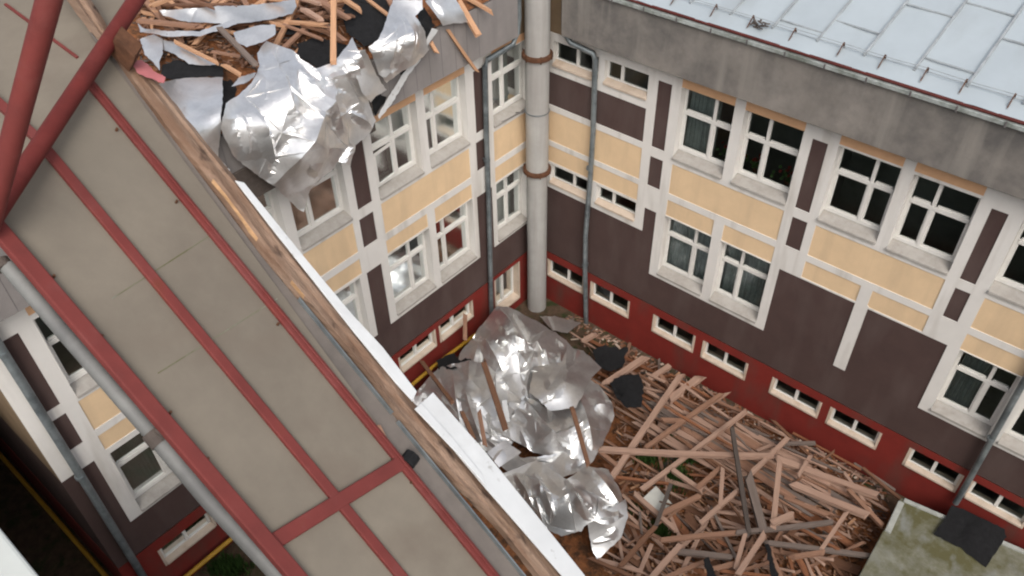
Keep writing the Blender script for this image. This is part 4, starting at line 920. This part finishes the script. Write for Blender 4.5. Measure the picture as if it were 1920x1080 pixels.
for i in range(900):
    u, v = r3.uniform(250, 760), r3.uniform(-10, 130)
    c = on_deck(u, v, r3.uniform(.0, .08)); a = r3.uniform(0, 6.28); L = r3.uniform(.05, .3); d = Vector((math.cos(a), math.sin(a), r3.uniform(-.1, .3))) * (L / 2)
    if c.x > .38: continue
    e.bar(c - d, c + d, r3.uniform(.01, .05), .012, (0, 0, 1), r3.choice(('w_orange', 'w_tan', 'w_brown', 'w_brown', 'w_dark')))
tag(e.build('splinters'), 'orange wood splinters scattered over the stripped roof', 'splinters', kind='stuff')

# ------------------------------------------------------------------ mossy concrete canopy, bottom right
cn = empty('concrete_canopy', (12, -2, 0)); tag(cn, 'low mossy concrete canopy slab with pale worn edges at the bottom right', 'canopy')
A, B, C_, D_ = (10.59, -.65), (14.5, -.06), (14.5, -5.2), (10.72, -5.2)
e = MB(); e.prism([(A[0], A[1], .70), (B[0], B[1], .70), (C_[0], C_[1], .70), (D_[0], D_[1], .70)], (0, 0, -.22), 'moss'); child(e.build('slab', bevel=.02), cn)
e = MB()
def lip(p, q, w): e.bar((p[0], p[1], .715), (q[0], q[1], .715), w, .06, (0, 0, 1), 'lip')
lip((10.66, -.69), (14.4, -.13), .09); lip((10.64, -.78), (10.7, -1.65), .12); child(e.build('raised_edge', bevel=.012), cn)
e = MB(); e.box(10.95, 14.4, -5.0, -.9, -.1, .475, 'lip'); child(e.build('support_wall'), cn)
sheet('roofing_felt', 'square piece of black felt lying on the mossy concrete canopy', 'roofing felt',
      [Z(1784, 948, .80), Z(1811, 958, .80), Z(1848, 976, .82), Z(1884, 992, .80), Z(1888, 1006, .78), Z(1868, 1036, .76), Z(1850, 1062, .75), Z(1800, 1025, .76), Z(1750, 1002, .75), Z(1768, 978, .78)], 'tar', amp=.35, seed=650, sp=5, rag=1.5, smooth=40, thick=.008)

# ------------------------------------------------------------------ near sloping steel frame, its boards, edge timber and pipe
FP = Vector((7.6051, -11.7197, 12.7543)); FN = Vector((.54574, .24078, .80262)).normalized(); FB = Vector((.828, 0, -.563)).normalized()
def F(u, v, h=0.0): return on_plane(u, v, FP + FN * h, FN)
fr = empty('roof_frame', F(520, 560)); tag(fr, 'near sloping roof frame of red steel bars over beige boards with a weathered wooden edge', 'roof frame')
bt, bb = F(285, -40, .06), F(-30, 440, .06)                 # the cross bar where the boards change slope
# second plane beyond the cross bar, flatter
bdir = (bt - bb).normalized(); g_dir = Vector((.985, 0, -.17)).normalized(); FN2 = bdir.cross(g_dir).normalized(); FN2 = FN2 if FN2.z > 0 else -FN2
FP2 = bt - FN * .06
def F2(u, v, h=0.0): return on_plane(u, v, FP2 + FN2 * h, FN2)
def part(mb, name, **k): return child(mb.build(name, **k), fr)
def grid_panel(pts, mname, name):             # slightly wavy board
    e = MB(); e.prism(pts, -FN * .03, mname); return part(e, name)
bx = lambda t: (285 + (-30 - 285) * t, -40 + (440 + 40) * t)
grid_panel([F(*bx(.02)), F(*bx(1.0)), F(4, 430), F(540, 1046), F(742, 872), F(160, 158)] if 0 else [F(262, -6), F(-12, 412), F(520, 1012), F(760, 866), F(205, 110)], 'beige', 'board')
grid_panel([F(523, 1016), F(763, 870), F(1010, 1180), F(700, 1230)], 'beige', 'board')
e = MB(); e.prism([F2(262, -6), F2(-14, 412), F2(-260, 180), F2(60, -220), F2(180, -120)], -FN2 * .03, 'beige'); part(e, 'board')
def beam(u0, v0, u1, v1, w, h, name, hoff):
    e = MB(); e.bar(F(u0, v0, hoff), F(u1, v1, hoff), w, h, FN, 'steel'); return part(e, name, bevel=.008)
ba = beam(162, 148, 1008, 1180, .057, .03, 'purlin', .015)
e = MB(); e.bar(F(170, 150, .034), F(1016, 1182, .034), .012, .010, FN, 'steel'); child(e.build('flange', bevel=.004), fr).parent = ba; 
bpy.context.view_layer.update()
bb_ = beam(86, 280, 835, 1180, .062, .03, 'purlin', .015)
bc = beam(-60, 364, 640, 1180, .085, .05, 'purlin', .025)
beam(500, 1024, 752, 868, .085, .04, 'cross_bar', .012)
for (a, b_) in (((210, 560), (412, 430)), ((296, 700), (520, 560))):
    e = MB(); e.bar(F(*a, .0005), F(*b_, .0005), .006, .002, FN, 'moss'); part(e, 'joint')
# bolts along the purlins
for u, v in ((218, 245), (330, 380), (520, 609), (735, 862), (770, 905), (150, 352), (404, 655), (460, 722), (560, 845), (100, 520), (190, 632), (318, 775), (388, 862), (520, 1000)):
    e = MB(); p = F(u, v); e.tube([p, p + FN * .022], .008, 'rust', 7); part(e, 'bolt')
# cross bar at the change of slope and the second strut rising from the same joint
e = MB(); e.tube([bb + FN * .06, bt + FN * .06], .050, 'steel_dark', 20); part(e, 'cross_bar', smooth=50)
q0 = F(-22, 430, .1); q1 = CAM + ray(108, -60) * 4.0
e = MB(); e.tube([q0, q1], .050, 'steel', 20); part(e, 'strut', smooth=50)
# continuing thin bars on the flatter board
e = MB(); e.bar(F2(10, 8, .005), F2(145, 108, .005), .018, .012, FN2, 'steel'); part(e, 'purlin')
e = MB(); e.bar(F2(-60, 140, .02), F2(72, 262, .02), .05, .04, FN2, 'steel'); part(e, 'purlin')
# grey sheet strip between the boards and the timber
e = MB(); e.prism([F(170, 60, -.01), F(205, 108, -.01), F(215, 150, -.012), F(760, 870, -.012), F(1010, 1180, -.012), F(1075, 1180, -.012), F(905, 985, -.012), F(735, 775, -.012), F(490, 480, -.012), F(332, 270, -.012), F(260, 175, -.012), F(216, 108, -.012)], -FN * .02, 'strip'); part(e, 'edge_strip')
e = MB()
for (a, b_) in (((560, 560), (735, 775)), ((745, 790), (905, 985)), ((905, 985), (990, 1090))): e.bar(F(*a, .004), F(*b_, .004), .010, .03, FN, 'zinc')
part(e, 'strip_rim')
e = MB(); e.tube([F(762, 870, .0), F(775, 852, .02)], .05, 'tar', 8); part(e, 'rubber_pad')
p = F(706, 800, .0); q = F(724, 838, .0)
plank(p + FN * .012, q + FN * .012, .032, .02, 'w_tan', 'small tan wood chip lying beside the red steel bar of the near roof frame', None, name='wood_chip', cat='wood chip', seed=41, up=FN)
# timber
left = [(66, -90), (136, 0), (184, 66), (221, 108), (266, 173), (338, 268), (424, 376), (499, 478), (568, 560), (648, 653), (707, 728), (739, 770), (786, 827), (869, 917), (939, 987), (1009, 1077), (1091, 1177)]
right = [(110, -90), (172, 0), (205, 58), (240, 92), (300, 158), (350, 222), (440, 332), (520, 440), (590, 528), (660, 617), (743, 718), (775, 755), (843, 833), (913, 917), (977, 990), (1055, 1080), (1142, 1180)]
e = MB(); k = e.mat('timber'); k2 = e.mat('splinter'); rr = random.Random(3); rings = []
NS = 90
def lerp_line(ln, t):
    f = t * (len(ln) - 1); i = min(int(f), len(ln) - 2); q = f - i; return (ln[i][0] + (ln[i + 1][0] - ln[i][0]) * q, ln[i][1] + (ln[i + 1][1] - ln[i][1]) * q)
for i in range(NS + 1):
    t = i / NS; a = lerp_line(left, t); b_ = lerp_line(right, t)
    row = []
    for j in range(7):
        s_ = j / 6; jit = rr.uniform(-1.6, 1.6)
        u = a[0] + (b_[0] - a[0]) * s_ + (jit if j in (0, 6) else 0); v = a[1] + (b_[1] - a[1]) * s_
        h = .045 + rr.uniform(-.006, .006) - (.025 if j in (0, 6) else 0) + .008 * math.sin(j * 2 + t * 9)
        row.append(len(e.v)); e.v.append(tuple(F(u, v, h)))
    for u, v in ((b_[0] + rr.uniform(-1, 1), b_[1]), (a[0] + rr.uniform(-1, 1), a[1])):
        row.append(len(e.v)); e.v.append(tuple(F(u, v, .02) - FN * .05))
    rings.append(row)
for i in range(NS):
    A_, B_ = rings[i], rings[i + 1]
    for j in range(9):
        e.f.append((A_[j], A_[(j + 1) % 9], B_[(j + 1) % 9], B_[j]))
        e.mi.append(k2 if (j == 0 and (30 < i < 39 or 42 < i < 45) and rr.random() < .6) else k)
part(e, 'edge_timber', smooth=35)
# white flashing bent over the outer face of the timber
def flash(pts, h0, name, seed):
    e = MB(); e.prism([F(u, v, h0) for u, v in pts], -FN * .012, 'flash'); return part(e, name, bevel=.003)
flash([(783, 760), (800, 747), (812, 735), (860, 790), (913, 850), (1000, 958), (1098, 1080), (1180, 1180), (1142, 1180), (1055, 1080), (977, 990), (913, 917), (843, 833)], .09, 'flashing', 1)
flash([(778, 766), (790, 756), (850, 822), (905, 890), (912, 912), (860, 852)], .102, 'flashing', 2)
flash([(441, 338), (458, 342), (576, 488), (658, 586), (718, 651), (782, 734), (774, 752), (743, 718), (660, 617), (590, 528), (520, 440)], .05, 'flashing', 3)
# block at the end of the cross bar
e = MB(); e.prism([F(228, 48, .2), F(268, 84, .2), F(253, 108, .2), F(214, 70, .2)], -FN * .14, 'rust'); part(e, 'bearing_block', bevel=.006)
# grey pipe below the frame
gp = empty('gutter_pipe', F(250, 800)); tag(gp, 'grey metal gutter pipe running along the lower left side of the red steel frame', 'gutter pipe')
e = MB(); pa = [F(14, 498, -.055), F(116, 617, -.055), F(254, 777, -.055), F(292, 820, -.055)]; e.tube(pa, .042, 'gutter', 20); e.tube([F(-2, 490, -.06), F(9, 503, -.06)], .046, 'w_dark', 18)
child(e.build('pipe', smooth=50), gp)
e = MB(); pa = [F(296, 823, -.055), F(396, 942, -.055), F(506, 1060, -.055), F(606, 1178, -.055)]; e.tube(pa, .046, 'gutter', 20); child(e.build('pipe', smooth=50), gp)
e = MB(); e.tube([F(283, 810, -.055), F(302, 832, -.055)], .052, 'w_dark', 20); e.bar(F(296, 815, 0), F(310, 800, .0), .05, .02, FN, 'w_dark'); child(e.build('clamp', smooth=50), gp)

# ------------------------------------------------------------------ curtains and flowers behind the glass
def curtain(P, s0, s1, z0, z1, label, o0=-.32, seed=0):
    e = MB(); k = e.mat('curtain'); n = 60
    for i in range(n + 1):
        s = s0 + (s1 - s0) * i / n; oo = o0 + .016 * math.sin(i * 1.3 + seed) + .008 * math.sin(i * 2.9)
        for q in range(2): e.v.append(tuple(P(s, (z0, z1)[q], oo + (.0 if q else .02))))
    for i in range(n): e.f.append((2 * i, 2 * i + 2, 2 * i + 3, 2 * i + 1)); e.mi.append(k)
    o = e.build('curtain', smooth=60); tag(o, label, 'curtain', 'net curtains behind the windows')
curtain(R_, 3.86, 4.56, 6.3, 7.7, 'pale net curtain in the upper right wing window nearest the flue')
curtain(R_, 3.86, 4.95, 3.0, 4.45, 'net curtain in the ground floor right wing window nearest the corner', seed=2)
curtain(R_, 5.3, 6.3, 3.0, 4.4, 'net curtain in the second ground floor window of the right wing', seed=4)
curtain(L_, 3.85, 4.3, 3.1, 4.5, 'net curtain in a ground floor window of the left wing', seed=5)
curtain(L_, 10.6, 11.5, 2.9, 4.3, 'net curtain in the left wing window with the open sash', seed=6)
curtain(L_, .45, 1.4, 2.9, 4.4, 'net curtain in the ground floor window beside the flue', seed=8)
curtain(L_, 2.4, 2.9, 6.3, 7.7, 'net curtain in the upper left wing window nearest the drainpipe', seed=9)
curtain(L_, 4.4, 4.95, 3.0, 4.5, 'half drawn net curtain in the middle ground floor window of the left wing', seed=10)
curtain(L_, .4, .95, 6.3, 7.7, 'net curtain in the upper window beside the flue', seed=11)
curtain(R_, 10.4, 10.9, 3.0, 4.4, 'net curtain in the ground floor window left of the dark drainpipe', seed=12)
def flowers(P, s, z, label, seed):
    r = random.Random(seed); root = empty('potted_flower', P(s, z, -.36)); tag(root, label, 'potted plant', 'potted plants on the inner sills')
    e = MB(); e.tube([P(s, z, -.36), P(s, z + .12, -.36)], [.05, .07], 'rust', 10); child(e.build('pot'), root)
    for nm, mm, n, rr_ in (('leaves', 'leaf', 34, .10), ('blossom', 'flower', 12, .09)):
        e = MB()
        for _ in range(n):
            c = P(s + r.gauss(0, rr_), z + (.2 if nm == 'leaves' else .3) + r.gauss(0, .06), -.36 + r.gauss(0, .05)); a = Vector((r.uniform(-1, 1), r.uniform(-1, 1), r.uniform(-1, 1))).normalized() * .03; b_ = a.orthogonal().normalized() * .03
            e.face([c - a - b_, c + a - b_, c + a + b_, c - a + b_], mm)
        child(e.build(nm), root)
flowers(R_, 5.5, 6.26, 'red flowering pot plant in the left pane of the second upper right wing window', 1)
flowers(R_, 6.2, 6.26, 'red flowering pot plant in the right pane of the second upper right wing window', 2)
flowers(R_, 4.85, 6.26, 'small red pot plant in the upper right wing window nearest the flue', 3)
